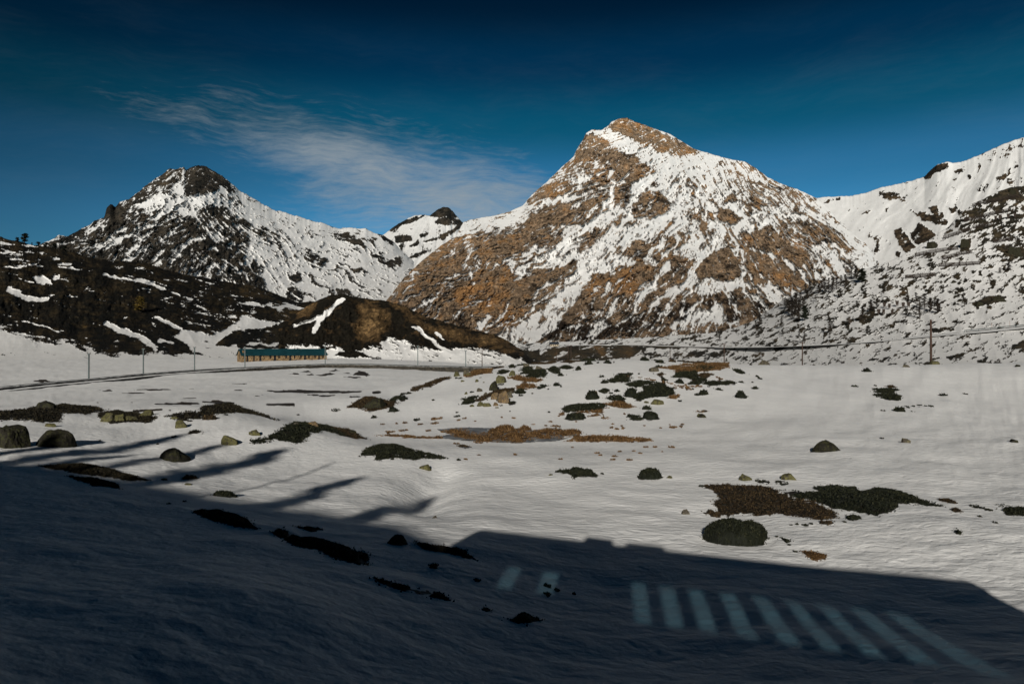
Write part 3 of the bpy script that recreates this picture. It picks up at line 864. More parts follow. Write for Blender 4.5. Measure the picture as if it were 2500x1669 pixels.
for q, v in (([(1440, 1110), (1560, 1070), (1660, 1070), (1600, 1110), (1480, 1140)], .1), ([(1380, 740), (1440, 720), (1440, 790), (1385, 790)], -.1), ([(1640, 790), (1770, 760), (1770, 820), (1660, 830)], .05),
             ([(1180, 740), (1240, 735), (1235, 770), (1180, 775)], .05), ([(740, 1210), (850, 1170), (830, 1230), (760, 1240)], .15), ([(640, 1260), (700, 1240), (690, 1270)], .1),
             ([(1200, 1260), (1340, 1265), (1330, 1285), (1200, 1285)], .15), ([(640, 1335), (760, 1325), (700, 1350)], .1), ([(160, 1380), (330, 1370), (250, 1410), (180, 1400)], .2),
             ([(1480, 1475), (1700, 1478), (1600, 1490)], .05), ([(1290, 1440), (1400, 1420), (1400, 1440), (1320, 1460)], .2), ([(1690, 1370), (1770, 1340), (1770, 1390), (1700, 1400)], .1), ([(1360, 1100), (1430, 1080), (1420, 1120)], .15)):
    sS.poly(c4(q), v, 2)
sS.poly(c7([(-200, 250), (130, 290), (300, 290), (560, 250), (800, 240), (1000, 240), (1180, 255), (1300, 262), (1200, 310), (1130, 365), (600, 400), (-200, 400)]), 0.12, 3)
sS.poly(c7([(1180, 255), (1450, 250), (1700, 255), (1700, 268), (1400, 275)]), 0.1, 1.5)
for q in ([(1660, 350), (1720, 300), (1840, 300), (1800, 350), (1720, 365)], [(1880, 350), (1920, 300), (2060, 290), (2000, 350), (1920, 368)], [(1380, 350), (1480, 330), (1500, 355)], [(2050, 370), (2120, 300), (2160, 300), (2090, 350)],
          [(1620, 180), (1690, 175), (1680, 205), (1620, 208)], [(1200, 330), (1260, 310), (1330, 320), (1260, 345)]):
    sS.poly(c7(q), 0.12, 2)
for q, w in (([(270, 330), (330, 300)], 20), ([(410, 360), (520, 330), (530, 310), (460, 320)], 16), ([(1130, 365), (1240, 310)], 12), ([(440, 270), (520, 265)], 8), ([(650, 290), (760, 260)], 8)):
    sS.stroke(c7(q), w / 3.915, 0.9, 1.2)
sW.poly(c7([(130, 300), (560, 250), (1180, 255), (1200, 310), (1100, 365), (200, 370)]), 0.42, 4)
sW.poly(c7([(780, 250), (850, 245), (920, 340), (860, 360)]), 1.0, 3)
sW.poly(c4([(900, 1050), (1150, 1020), (1100, 1100), (950, 1110)]), 0.5, 6)
M_slope = mat_terrain('stony pasture and snow', 0.70, 1.3, (0.022, 0.020, 0.014), (0.062, 0.049, 0.030), (0.150, 0.092, 0.040), 0.26)
slope('stony_slope', 'speckled stony pasture slope on the right, carrying avalanche barriers and larches',
      [(1180, 846), (1300, 838), (1600, 822), (1740, 812), (1800, 798), (1840, 782), (1879, 755), (1919, 727), (1958, 711), (1990, 695), (2037, 682), (2077, 676), (2116, 656), (2156, 644), (2195, 628), (2235, 608), (2282, 577), (2318, 553),
       (2342, 525), (2373, 502), (2409, 482), (2441, 466), (2472, 456), (2500, 453), (2700, 430), (2960, 440)],
      [(1180, 640), (1600, 650), (1800, 620), (1958, 540), (2077, 510), (2195, 530), (2318, 600), (2500, 700), (2960, 720)], 925, [(1180, 300), (1500, 260), (1800, 210), (2273, 134), (2600, 118), (2960, 110)], 1180, 2960, M_slope, sS, sW, (2400, 200, 100),
      relief=(9, 4.0), wl=(130, 30), seed=71, snow_noise=(0.05, 0.26), streak=(16, 6), gully=0.12, warp=5, jag=2.0, shape=0.92, cat='hillside', foot=0.3, spk=(30.0, 12.0, 0.40))

# ------------------------------------------------------------------ valley ground
CTRL = [(1500, 1669, 11.5), (2500, 1669, 10.5), (700, 1669, 9.5), (0, 1669, 8), (-400, 1669, 7), (2900, 1669, 10),
        (2500, 1480, 15.5), (1500, 1450, 16.5), (2000, 1470, 16), (1000, 1480, 13.5), (600, 1450, 12), (0, 1450, 11),
        (1500, 1330, 21), (2400, 1400, 18), (1100, 1330, 19), (700, 1330, 17), (300, 1330, 16), (0, 1300, 16),
        (1800, 1300, 23.5), (2300, 1250, 25), (1300, 1250, 26), (1000, 1230, 27), (600, 1200, 28), (200, 1150, 30), (0, 1120, 31), (-300, 1120, 30),
        (2000, 1180, 31), (2400, 1150, 35), (1600, 1150, 35), (1250, 1150, 36), (940, 1105, 41), (750, 1130, 38), (430, 1110, 37),
        (2020, 1100, 43), (2450, 1080, 47), (1600, 1060, 53), (1300, 1060, 54), (1050, 1065, 53.5), (750, 1040, 50), (880, 1065, 51.5), (550, 1070, 43), (130, 1060, 41), (0, 1050, 41), (350, 1045, 47),
        (0, 1005, 52), (120, 1000, 55), (300, 1010, 55), (520, 990, 58), (600, 1008, 60), (690, 1022, 63),
        (300, 970, 108), (600, 960, 128), (900, 955, 130), (0, 985, 98), (0, 960, 145), (230, 934, 188), (475, 910, 238), (600, 907, 262), (780, 897, 300), (1000, 903, 270), (1100, 907, 255),
        (680, 881, 385), (300, 890, 345), (0, 884, 330), (850, 878, 400),
        (905, 972, 79), (860, 1010, 71), (960, 985, 76), (1100, 962, 80), (1200, 985, 72), (1200, 920, 97), (1300, 886, 116), (1450, 880, 120), (1700, 888, 108), (1820, 892, 112), (1500, 950, 79), (1400, 1010, 65),
        (1650, 960, 76), (1600, 1010, 64), (1000, 967, 86), (1120, 912, 112), (1060, 935, 98), (1950, 925, 96), (1950, 890, 122), (2273, 889, 125), (2500, 889, 124), (2850, 889, 122), (2170, 960, 81), (2450, 960, 85),
        (1850, 1000, 67), (2300, 1020, 62), (1900, 1050, 53), (-400, 1000, 90), (-400, 960, 150), (2900, 1200, 30), (2900, 1000, 70)]
PTS = [((px - CX) / F * Y, Y, (CY - py) / F * Y) for px, py, Y in CTRL]
PTS += [(0, 165, -7.0), (35, 165, -7.5), (75, 160, -7.5), (110, 155, -8.5), (-20, 170, -8.5), (-40, 150, -9), (0, 300, -11), (80, 260, -11), (60, 420, -10), (-250, 430, -6), (-120, 460, -7), (-10, 460, -9.5),
        (-5, 3, -4.2), (5, 3, -4.8), (15, 4, -5.2), (-14, 6, -3.6), (150, 150, -9), (-120, 200, -10)]
PTS = np.array(PTS)


def _tps_fit(P, lam=0.02):
    n = len(P)
    s = np.log(np.hypot(P[:, 0], P[:, 1]))           # log-polar: near ground gets the same care as far ground
    a = np.arctan2(P[:, 0], P[:, 1])
    Q = np.stack([s, a * 1.4], 1)
    d = np.hypot(Q[:, None, 0] - Q[None, :, 0], Q[:, None, 1] - Q[None, :, 1])
    K = np.where(d > 0, d * d * np.log(d + 1e-12), 0) + lam * 0.05 * np.eye(n)
    A = np.zeros((n + 3, n + 3))
    A[:n, :n] = K
    A[:n, n] = 1; A[:n, n + 1:] = Q
    A[n, :n] = 1; A[n + 1:, :n] = Q.T
    b = np.concatenate([P[:, 2], np.zeros(3)])
    return Q, np.linalg.solve(A, b)


TQ, TW = _tps_fit(PTS)


def smoothstep(x, a, b):
    t = np.clip((x - a) / (b - a), 0, 1)
    return t * t * (3 - 2 * t)


# our own track runs through the eye point, heading 70 degrees left of the view
TU = np.array((-math.sin(R(69.6)), math.cos(R(69.6))))
TN = np.array((math.cos(R(69.6)), math.sin(R(69.6))))
RAIL_Z = -2.35
CAR_SIDE = -0.14                     # offset of the near car side from the eye, along TN


def G(x, y, drift=True):
    x = np.asarray(x, float); y = np.asarray(y, float)
    r = np.hypot(x, y) + 1e-6
    s = np.log(np.clip(r, 2.5, 480.0))
    a = np.clip(np.arctan2(x, y), -0.95, 0.95) * 1.4
    z = TW[-3] + TW[-2] * s + TW[-1] * a
    for i in range(len(TQ)):
        d2 = (s - TQ[i, 0]) ** 2 + (a - TQ[i, 1]) ** 2
        z = z + TW[i] * 0.5 * d2 * np.log(d2 + 1e-20)
    z = np.clip(z, -13, 0)
    az = np.abs(np.arctan2(x, y))
    z = z + (-4.2 - z) * smoothstep(az, 0.95, 1.35)
    z = z + (-10.5 - z) * smoothstep(r, 440, 800)
    if drift:
        nr = smoothstep(r, 4, 12)
        z = z + nr * (0.24 * fbm(x / 7.0, y / 9.0, 3, 101) + 0.10 * fbm(x / 2.6 + 0.15 * y, y / 1.5, 4, 111, 0.55) + np.clip(r / 100, 0, 1) * 0.45 * fbm(x / 22.0, y / 26.0, 3, 121))
        # wind furrows that run across the slope at the right
        fr = smoothstep(x, 4, 16) * smoothstep(r, 30, 45) * (1 - smoothstep(r, 110, 140))
        z = z + fr * 0.26 * ridged(x / 9.0 + y / 14.0, y / 4.2 - x / 16.0, 3, 131)
        # the little gully left of the middle
        gx = -0.115 * y + 0.6 * np.sin(y / 2.6)
        gk = np.exp(-((x - gx) / 1.1) ** 2) * smoothstep(y, 24, 28) * (1 - smoothstep(y, 33, 40))
        z = z - 0.55 * gk
        # wind scoop by the crest on the right, and by the big boulder
        z = z - 0.7 * np.exp(-((x - 43.5) / 2.2) ** 2 - ((y - 104) / 9.0) ** 2)
    # embankment that carries our track
    n = x * TN[0] + y * TN[1] - (CAR_SIDE - 1.35)
    e = np.clip(RAIL_Z - 0.35 - np.clip(np.abs(n) - 2.0, 0, None) * 0.72, -30, 0)
    sl = x * TU[0] + y * TU[1]
    z = np.where(np.abs(sl) < 60, np.maximum(z, e), z)
    return z


def hit(px, py, near=6.0, far=460.0):
    """first ground point along a sight line"""
    q = 1.0 / np.linspace(1.0 / near, 1.0 / far, 560)
    kx, kz = (px - CX) / F, (CY - py) / F
    z = G(kx * q, q)
    dz = kz * q - z
    i = np.argmax(dz < 0)
    if dz[i] >= 0:
        return None
    if i == 0:
        yy = q[0]
    else:
        t = dz[i - 1] / (dz[i - 1] - dz[i])
        yy = q[i - 1] + (q[i] - q[i - 1]) * t
    return (kx * yy, yy)


def hits(pts):
    out = []
    for px, py in pts:
        h = hit(px, py)
        if h is not None:
            out.append(h)
    return out


SOIL = []           # (polygon in metres, strength, warm)


def soil_attr(X, Y):
    S = np.zeros(X.shape)
    W = np.full(X.shape, 0.25)
    for poly, v, w in SOIL:
        xs = [p[0] for p in poly]; ys = [p[1] for p in poly]
        m = 0.6 + 0.01 * max(ys)
        sel = (X > min(xs) - m) & (X < max(xs) + m) & (Y > min(ys) - m * 2) & (Y < max(ys) + m * 2)
        if not sel.any():
            continue
        xx, yy = X[sel], Y[sel]
        sc = max(0.25, 0.012 * np.mean(ys))
        wx = xx + fbm(xx / sc, yy / sc, 3, 7) * sc * 0.5
        wy = yy + fbm(xx / sc + 5, yy / sc, 3, 8) * sc * 0.8
        ins = in_poly(wx, wy, poly)
        d = seg_dist(wx, wy, poly, True)
        k = np.clip(0.5 + np.where(ins, d, -d) / (sc * 0.35), 0, 1) * v
        S[sel] = np.maximum(S[sel], k)
        W[sel] = np.where(k > 0.3, w, W[sel])
    return S, W


def mat_ground():
    m, t, p = new_mat('valley snow')
    co = t.n('ShaderNodeTexCoord').outputs['Object']
    so = t.n('ShaderNodeAttribute', attribute_name='soil').outputs['Fac']
    wa = t.n('ShaderNodeAttribute', attribute_name='warm').outputs['Fac']
    n1 = t.noise(co, 2.2, 5, 0.62)
    n2 = t.noise(co, 0.35, 4, 0.6)
    rip = t.noise(co, 3.4, 4, 0.62, 0.2, stretch=(0.8, 1.3, 1), rot=(0, 0, R(-14)))
    rip2 = t.noise(co, 0.62, 5, 0.6, 0.3, stretch=(0.45, 1.4, 1), rot=(0, 0, R(-20)))
    fine = t.noise(co, 13.0, 3, 0.6)
    mp = t.n('ShaderNodeMapping', inputs={0: co})
    mp.inputs['Scale'].default_value = (0.7, 1.25, 1.0)
    mp.inputs['Rotation'].default_value = (0, 0, R(-12))
    cup = t.n('ShaderNodeTexVoronoi', feature='SMOOTH_F1', inputs={'Vector': t.n('ShaderNodeVectorMath', operation='ADD', inputs={0: mp.outputs[0], 1: t.noise(co, 1.3, 3, 0.6, out=1)}).outputs[0], 'Scale': 3.3}).outputs['Distance']
    mask = t.smooth(t.math('ADD', so, t.math('MULTIPLY', t.math('SUBTRACT', n1, 0.5), 0.6)), 0.42, 0.58)
    soil = t.mix(t.smooth(t.math('ADD', wa, t.math('MULTIPLY', t.math('SUBTRACT', n2, 0.5), 0.8)), 0.1, 0.9), (0.020, 0.016, 0.010), (0.14, 0.078, 0.030))
    soil = t.mix(t.smooth(fine, 0.3, 0.7), t.mix(1.0, soil, (0.5, 0.5, 0.5), 'MULTIPLY'), soil)
    sn = t.mix(t.smooth(t.math('ADD', t.math('MULTIPLY', n2, 0.6), t.math('MULTIPLY', n1, 0.4)), 0.35, 0.65), (0.71, 0.71, 0.70), (0.78, 0.775, 0.76))
    t.link(t.mix(mask, sn, soil), p.inputs['Base Color'])
    p.inputs['Roughness'].default_value = 0.6
    p.inputs['Specular IOR Level'].default_value = 0.15
    h = t.math('ADD', t.math('MULTIPLY', rip, 0.062), t.math('ADD', t.math('MULTIPLY', rip2, 0.10), t.math('ADD', t.math('MULTIPLY', fine, 0.016), t.math('MULTIPLY', cup, 0.085))))
    b = t.n('ShaderNodeBump', inputs={'Height': h, 'Strength': 0.42, 'Distance': 1.0})
    t.link(b.outputs[0], p.inputs['Normal'])
    return m


M_ground = mat_ground()


def build_ground():
    tn = np.arange(-420, 2925, 4.2)
    a = np.arctan((tn - CX) / F)
    left = np.linspace(-math.pi, a[0], 62)[:-1]
    right = np.linspace(a[-1], math.pi, 62)[1:-1]
    az = np.concatenate([left, a, right])
    r = np.concatenate([[0.4, 1.5, 3.0], 1.0 / np.linspace(1 / 4.5, 1 / 135.0, 330), np.geomspace(137, 460, 70), np.geomspace(480, 9000, 16)])
    A, RR = np.meshgrid(az, r)
    # rows are lines of equal depth inside the view, rings elsewhere
    k = 1.0 / np.clip(np.cos(A), 0.62, 1.0)
    X, Y = RR * np.sin(A) * k, RR * np.cos(A) * k
    Z = G(X, Y)
    S, W = soil_attr(X, Y)
    me = np_mesh('ground', np.stack([X, Y, Z], 2).reshape(-1, 3), grid_faces(len(r), len(az), True)[:, ::-1], True, {'soil': S, 'warm': W})
    link('ground', me, M_ground, label='snow-covered valley floor with drifts and hollows', kind='structure')

# ------------------------------------------------------------------ plant, rock and wood materials

def mat_leaf(name, dark, mid, light, rough=0.75):
    m, t, p = new_mat(name)
    tone = t.n('ShaderNodeAttribute', attribute_name='tone').outputs['Fac']
    co = t.n('ShaderNodeTexCoord').outputs['Object']
    nz = t.noise(co, 0.9, 4, 0.6)
    k = t.math('ADD', t.math('MULTIPLY', tone, 0.65), t.math('MULTIPLY', nz, 0.55))
    c = t.mix(t.smooth(k, 0.25, 0.60), dark, mid)
    c = t.mix(t.smooth(k, 0.62, 0.95), c, light)
    t.link(c, p.inputs['Base Color'])
    p.inputs['Roughness'].default_value = rough
    p.inputs['Specular IOR Level'].default_value = 0.12
    return m


M_jun = mat_leaf('juniper needles', (0.0055, 0.0066, 0.0042), (0.0115, 0.0135, 0.0070), (0.030, 0.030, 0.015))
M_heather = mat_leaf('heather mat', (0.010, 0.0085, 0.0055), (0.027, 0.018, 0.0095), (0.070, 0.046, 0.020))
M_grass = mat_leaf('dry brown grass', (0.026, 0.015, 0.007), (0.085, 0.046, 0.018), (0.180, 0.108, 0.046))
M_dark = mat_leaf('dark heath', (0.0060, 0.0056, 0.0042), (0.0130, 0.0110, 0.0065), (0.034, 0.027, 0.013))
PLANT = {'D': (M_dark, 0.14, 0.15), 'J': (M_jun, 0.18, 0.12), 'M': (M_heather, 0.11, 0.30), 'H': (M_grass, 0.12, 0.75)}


def mat_rock(name, base, lichen, amount):
    m, t, p = new_mat(name)
    co = t.n('ShaderNodeTexCoord').outputs['Object']
    n1 = t.noise(co, 2.2, 6, 0.65)
    n2 = t.noise(co, 5.5, 5, 0.6, 0.6)
    n3 = t.noise(co, 19.0, 4, 0.65)
    c = t.mix(t.smooth(n1, 0.35, 0.65), tuple(b * 0.45 for b in base), base)
    c = t.mix(t.math('MULTIPLY', t.smooth(n2, 0.62 - amount * 0.3, 0.74 - amount * 0.3), 0.85), c, lichen)
    c = t.mix(t.smooth(n3, 0.36, 0.64), t.mix(1.0, c, (0.55, 0.55, 0.55), 'MULTIPLY'), t.mix(1.0, c, (1.25, 1.25, 1.25), 'MULTIPLY'))
    t.link(c, p.inputs['Base Color'])
    p.inputs['Roughness'].default_value = 0.85
    p.inputs['Specular IOR Level'].default_value = 0.15
    b = t.n('ShaderNodeBump', inputs={'Height': t.math('ADD', n2, t.math('MULTIPLY', n3, 0.4)), 'Strength': 0.8, 'Distance': 0.08})
    t.link(b.outputs[0], p.inputs['Normal'])
    return m


M_rock = {'L': mat_rock('lichen granite', (0.070, 0.062, 0.043), (0.098, 0.092, 0.034), 0.75),
          'G': mat_rock('grey granite', (0.100, 0.086, 0.066), (0.120, 0.110, 0.060), 0.4),
          'T': mat_rock('tan granite', (0.150, 0.110, 0.070), (0.180, 0.120, 0.050), 0.5),
          'D': mat_rock('dark mossy rock', (0.022, 0.020, 0.014), (0.036, 0.036, 0.015), 0.5)}
M_bark = mat_plain('larch bark', (0.034, 0.026, 0.019), 0.9, 0.4, 6.0)
M_twig = mat_plain('bare larch twigs', (0.030, 0.024, 0.018), 0.9, 0.5, 1.5)
M_needle = mat_plain('dark evergreen needles', (0.014, 0.018, 0.010), 0.8, 0.4, 1.5)
M_gold = mat_plain('golden larch needles', (0.110, 0.075, 0.014), 0.8, 0.5, 1.2)
M_wood = mat_plain('weathered dark wood', (0.030, 0.022, 0.017), 0.85, 0.35, 4.0)
M_pole = mat_plain('tarred pole wood', (0.050, 0.030, 0.022), 0.8, 0.3, 3.0)
M_steel = mat_plain('grey painted steel', (0.085, 0.105, 0.105), 0.55, 0.15, 2.0, 0.3)
M_ceram = mat_plain('brown porcelain', (0.05, 0.03, 0.02), 0.3, 0.1, 5.0)

# ------------------------------------------------------------------ shrubs, heath mats, boulders


def ragged(poly, amp=3.0, seg=5.5):
    out = []
    n = len(poly)
    for i in range(n):
        (x0, y0), (x1, y1) = poly[i], poly[(i + 1) % n]
        k = max(1, int(math.hypot(x1 - x0, y1 - y0) / seg))
        for j in range(k):
            x, y = x0 + (x1 - x0) * j / k, y0 + (y1 - y0) * j / k
            out.append((x + random.uniform(-amp, amp), y + random.uniform(-amp, amp) * 0.45))
    return out


def poly_area(p):
    return 0.5 * abs(sum(p[i][0] * p[(i + 1) % len(p)][1] - p[(i + 1) % len(p)][0] * p[i][1] for i in range(len(p))))


def one_piece(m):
    """the main connected parts of a boolean grid, without its crumbs"""
    left = m.copy()
    best = None
    while left.any():
        j, i = np.argwhere(left)[0]
        comp = np.zeros_like(m)
        comp[j, i] = True
        while True:
            g = comp.copy()
            g[1:] |= comp[:-1]; g[:-1] |= comp[1:]; g[:, 1:] |= comp[:, :-1]; g[:, :-1] |= comp[:, 1:]
            g &= m
            if g.sum() == comp.sum():
                break
            comp = g
        left &= ~comp
        if comp.sum() >= 0.08 * m.sum():
            best = comp if best is None else best | comp
    return m if best is None else best


def leafy(name, poly, kind, height, label, cat, group=None, profile='mat', leaf_px=2.1, dens=1.0, soil=1.0):
    """a low plant on its footprint (metres): a woody cushion under many small leaf blades"""
    mat, _, warm = PLANT[kind]
    xs, ys = np.array([p[0] for p in poly]), np.array([p[1] for p in poly])
    Y0 = float(ys.mean())
    if soil:
        SOIL.append((poly, soil, warm))
    px_m = Y0 / 683.0                                  # metres under one picture element at this distance
    step = max(0.045, px_m * 1.3)
    area = poly_area(poly)
    step = max(step, math.sqrt(area / 2600.0))
    gx = np.arange(xs.min() - step, xs.max() + step * 1.5, step)
    gy = np.arange(ys.min() - step, ys.max() + step * 1.5, step)
    X, Yg = np.meshgrid(gx, gy)
    ins = in_poly(X, Yg, poly)
    if profile == 'mat':                                  # snow lies in the gaps of the mat
        ws = max(0.35, 5 * px_m)
        ins &= fbm(X / ws, Yg / (ws * 1.6), 3, 91 + int(abs(xs.mean()) * 7) % 50) > (-0.22 if kind == 'H' else -0.20)
    ins = one_piece(ins)
    d = seg_dist(X, Yg, poly, True)
    w = math.sqrt(area)
    if profile == 'mat':
        h = height * (1 - np.exp(-d / (0.16 * w + 0.04))) * (0.72 + 0.5 * fbm(X / (w * 0.25 + .2), Yg / (w * 0.25 + .2), 3, 77))
    else:
        q = np.clip(d / (d[ins].max() if ins.any() else 1), 0, 1)
        h = height * np.sqrt(np.clip(1 - (1 - q) ** 2.6, 0, 1)) * (0.88 + 0.22 * fbm(X / (w * 0.22), Yg / (w * 0.22), 3, 78))
    h = np.where(ins, h, -0.06)
    Z = G(X, Yg) + h
    nr, nc = X.shape
    f = grid_faces(nr, nc)
    keep = ins.ravel()[f].sum(1) >= 1
    f = f[keep]
    if len(f) == 0:
        return None
    used = np.unique(f)
    remap = np.full(nr * nc, -1); remap[used] = np.arange(len(used))
    V = np.stack([X, Yg, Z], 2).reshape(-1, 3)[used]
    f = remap[f]
    tone = np.full(len(used), 0.12)
    # leaf blades
    hw = height / px_m
    n = int(np.clip(dens * (area / (px_m * px_m) * 0.10 + len(f) * 2.2), 60, 5200))
    fi = RNG.integers(0, len(f), n)
    a, b = RNG.random((n, 1)), RNG.random((n, 1))
    q = V[f[fi]]
    P = (q[:, 0] * (1 - a) + q[:, 1] * a) * (1 - b) + (q[:, 3] * (1 - a) + q[:, 2] * a) * b
    s = max(0.05, px_m * leaf_px) * (0.5 + 0.9 * RNG.random((n, 1)))
    if profile == 'dome':
        s = s * 1.35
    up = np.stack([RNG.normal(0, 0.55, n), RNG.normal(0, 0.55, n), 0.45 + 0.6 * RNG.random(n)], 1)
    if kind == 'H':
        up[:, 2] += 0.5
    up /= np.linalg.norm(up, axis=1, keepdims=True)
    sd = RNG.normal(0, 1, (n, 3)); sd[:, 2] *= 0.4
    sd -= up * (sd * up).sum(1, keepdims=True)
    sd /= np.linalg.norm(sd, axis=1, keepdims=True)
    wd = 0.20 if kind == 'H' else 0.36
    v0, v1, v2 = P - sd * s * wd - up * s * 0.3, P + sd * s * wd - up * s * 0.3, P + up * s * 0.75
    LV = np.stack([v0, v1, v2], 1).reshape(-1, 3)
    LF = (np.arange(n * 3) + len(V)).reshape(-1, 3)
    tn = np.repeat(np.clip(RNG.normal(0.5, 0.26, n), 0, 1), 3)
    # loose sprigs round the rim
    m = int(n * 0.10) + 12
    pi = RNG.integers(0, len(poly), m)
    off = np.abs(RNG.normal(0, 0.6, m)) * max(0.12, 3.0 * px_m)
    an = RNG.random(m) * 2 * np.pi
    bx, by = xs[pi] + np.cos(an) * off, ys[pi] + np.sin(an) * off * 1.3
    bp = np.stack([bx, by, G(bx, by)], 1)
    bs = s[:1] * 0 + max(0.05, px_m * 1.3) * (0.5 + RNG.random((m, 1)))
    bd = np.stack([np.cos(an * 5), np.sin(an * 5), np.zeros(m)], 1)
    bu = np.stack([RNG.normal(0, .5, m), RNG.normal(0, .5, m), np.ones(m)], 1)
    LV = np.concatenate([LV, np.stack([bp - bd * bs * 0.4, bp + bd * bs * 0.4, bp + bu * bs * 0.8], 1).reshape(-1, 3)])
    LF = (np.arange(len(LV)) + len(V)).reshape(-1, 3)
    tn = np.concatenate([tn, np.repeat(RNG.random(m), 3)])
    c = np.array((xs.mean(), Y0, 0.0)); c[2] = float(G(c[0], c[1]))
    me = np_mesh(name, np.concatenate([V, LV]) - c, [f, LF], False, {'tone': np.concatenate([tone, tn])})
    return link(name, me, mat, label=label, cat=cat, group=group, kind='thing', loc=c)


def hit_near(px, py):
    """ground point on the near side of the crest"""
    h = hit(px, py)
    for _ in range(14):
        if h is not None and h[1] < 138:
            break
        py += 1.5
        h = hit(px, py)
    return h


def mat_patch(cf, kind, pts, label, h=1.0, name=None, amp=3.2):
    px = ragged(cf(pts), amp)
    poly = [q for q in (hit_near(*p) for p in px) if q is not None]
    if len(poly) < 3:
        return
    med = np.median([p[1] for p in poly])
    poly = [p for p in poly if 0.55 * med < p[1] < 1.7 * med]
    nm = name or {'J': 'juniper_shrub', 'M': 'heather_shrub', 'D': 'heather_shrub', 'H': 'dry_grass'}[kind]
    cat = {'J': 'juniper', 'M': 'heather', 'D': 'heather', 'H': 'grass patch'}[kind]
    grp = {'J': 'junipers on the snow', 'M': 'heather mats on the snow', 'D': 'heather mats on the snow', 'H': 'dry grass patches'}[kind]
    leafy(nm, poly, kind, PLANT[kind][1] * h, label, cat, grp, soil=0.66)


def bush(cf, x, y, w, hpx, label, kind='J', deep=0.75):
    (px, py), (qx, qy) = cf([(x, y), (x + w, y - hpx)])
    wp, hp = qx - px, py - qy
    c = hit_near(px, py)
    if c is None:
        return
    r = wp / 2 / F * c[1]
    h = hp / F * c[1]
    cy = c[1] + r * deep * 0.6
    n = 26
    poly = [(c[0] + r * math.cos(2 * math.pi * k / n) * random.uniform(0.86, 1.08), cy + r * deep * math.sin(2 * math.pi * k / n) * random.uniform(0.86, 1.08)) for k in range(n)]
    slopef = abs(CY - py) / F
    nm = {'J': 'juniper_bush', 'M': 'heather_tuft', 'H': 'grass_tussock'}[kind]
    leafy(nm, poly, kind, max(0.10, h - r * deep * 1.2 * slopef * 0.7), label, {'J': 'juniper', 'M': 'heather', 'H': 'grass'}[kind], {'J': 'junipers on the snow', 'M': 'heather mats on the snow', 'H': 'dry grass patches'}[kind], 'dome', soil=0.8)


_ICO = None


def ico():
    global _ICO
    if _ICO is None:
        bm = bmesh.new()
        bmesh.ops.create_icosphere(bm, subdivisions=4, radius=1.0)
        _ICO = (np.array([v.co[:] for v in bm.verts]), np.array([[l.vert.index for l in f.loops] for f in bm.faces]))
        bm.free()
    return _ICO


def rock_mesh(name, w, d, h, seed, sharp=1.0, peak=None):
    v, f = ico()
    rg = np.random.default_rng(seed)
    k = 15
    nrm = rg.normal(0, 1, (k, 3)); nrm[:, 2] = np.abs(nrm[:, 2]) * 0.9 + 0.05
    nrm /= np.linalg.norm(nrm, axis=1, keepdims=True)
    dist = rg.uniform(0.62, 1.0, k)
    nrm[0] = (rg.uniform(-.25, .25), rg.uniform(-.45, .1), 0.9); nrm[0] /= np.linalg.norm(nrm[0]); dist[0] = rg.uniform(0.5, 0.66)
    dots = v @ nrm.T
    rr = np.min(np.where(dots > 0.05, dist / np.maximum(dots, 0.05), 9), axis=1)
    rr = np.minimum(rr, 1.12)
    p = v * rr[:, None]
    a = 0.10 * fbm(p[:, 0] * 2.3 + seed, p[:, 1] * 2.3 + p[:, 2] * 1.7, 4, seed)
    a += 0.05 * fbm(p[:, 0] * 7 + p[:, 2] * 5, p[:, 1] * 7 - p[:, 2] * 4, 3, seed + 3)
    p = p * (1 + a)[:, None]
    if peak is not None:                               # pull towards a pyramid with its top at x = peak
        t = np.clip(p[:, 2], 0, 1)
        p[:, 0] = p[:, 0] * (1 - 0.80 * t) + peak * t
        p[:, 1] = p[:, 1] * (1 - 0.5 * t)
        p[:, 2] *= 1.12
    zt = p[:, 2].max()
    p = p * np.array([w / 2 / np.abs(p[:, 0]).max(), d / 2 / np.abs(p[:, 1]).max(), h / zt])
    p[:, 2] = np.maximum(p[:, 2], -0.25 * h)
    return np_mesh(name, p, f, False)


_RS = [100]


def boulder(cf, x, y, w, hpx, tone, label, peak=None, group='boulders in the valley', rz=0.0, deep=0.8):
    (px, py), (qx, qy) = cf([(x, y), (x + w, y - hpx)])
    c = hit_near(px, py)
    if c is None:
        return
    wm, hm = (qx - px) / F * c[1], (py - qy) / F * c[1]
    _RS[0] += 7
    me = rock_mesh('boulder', wm, wm * deep, hm, _RS[0], peak=peak)
    me.polygons.foreach_set('use_smooth', [False] * len(me.polygons))
    cy = c[1] + wm * deep * 0.42
    o = link('boulder', me, M_rock[tone], label=label, cat='boulder', group=group, loc=(c[0] * cy / c[1], cy, float(G(c[0], cy)) - 0.03))
    o.rotation_euler = (0, 0, rz)
    return o


TUFTS = []


def dots(cf, pts, kind='H'):
    for x, y, w in pts:
        (px, py), (qx, _) = cf([(x, y), (x + w, y)])
        c = hit(px, py)
        if c is not None:
            TUFTS.append((c[0], c[1], (qx - px) / F * c[1] / 2, kind))


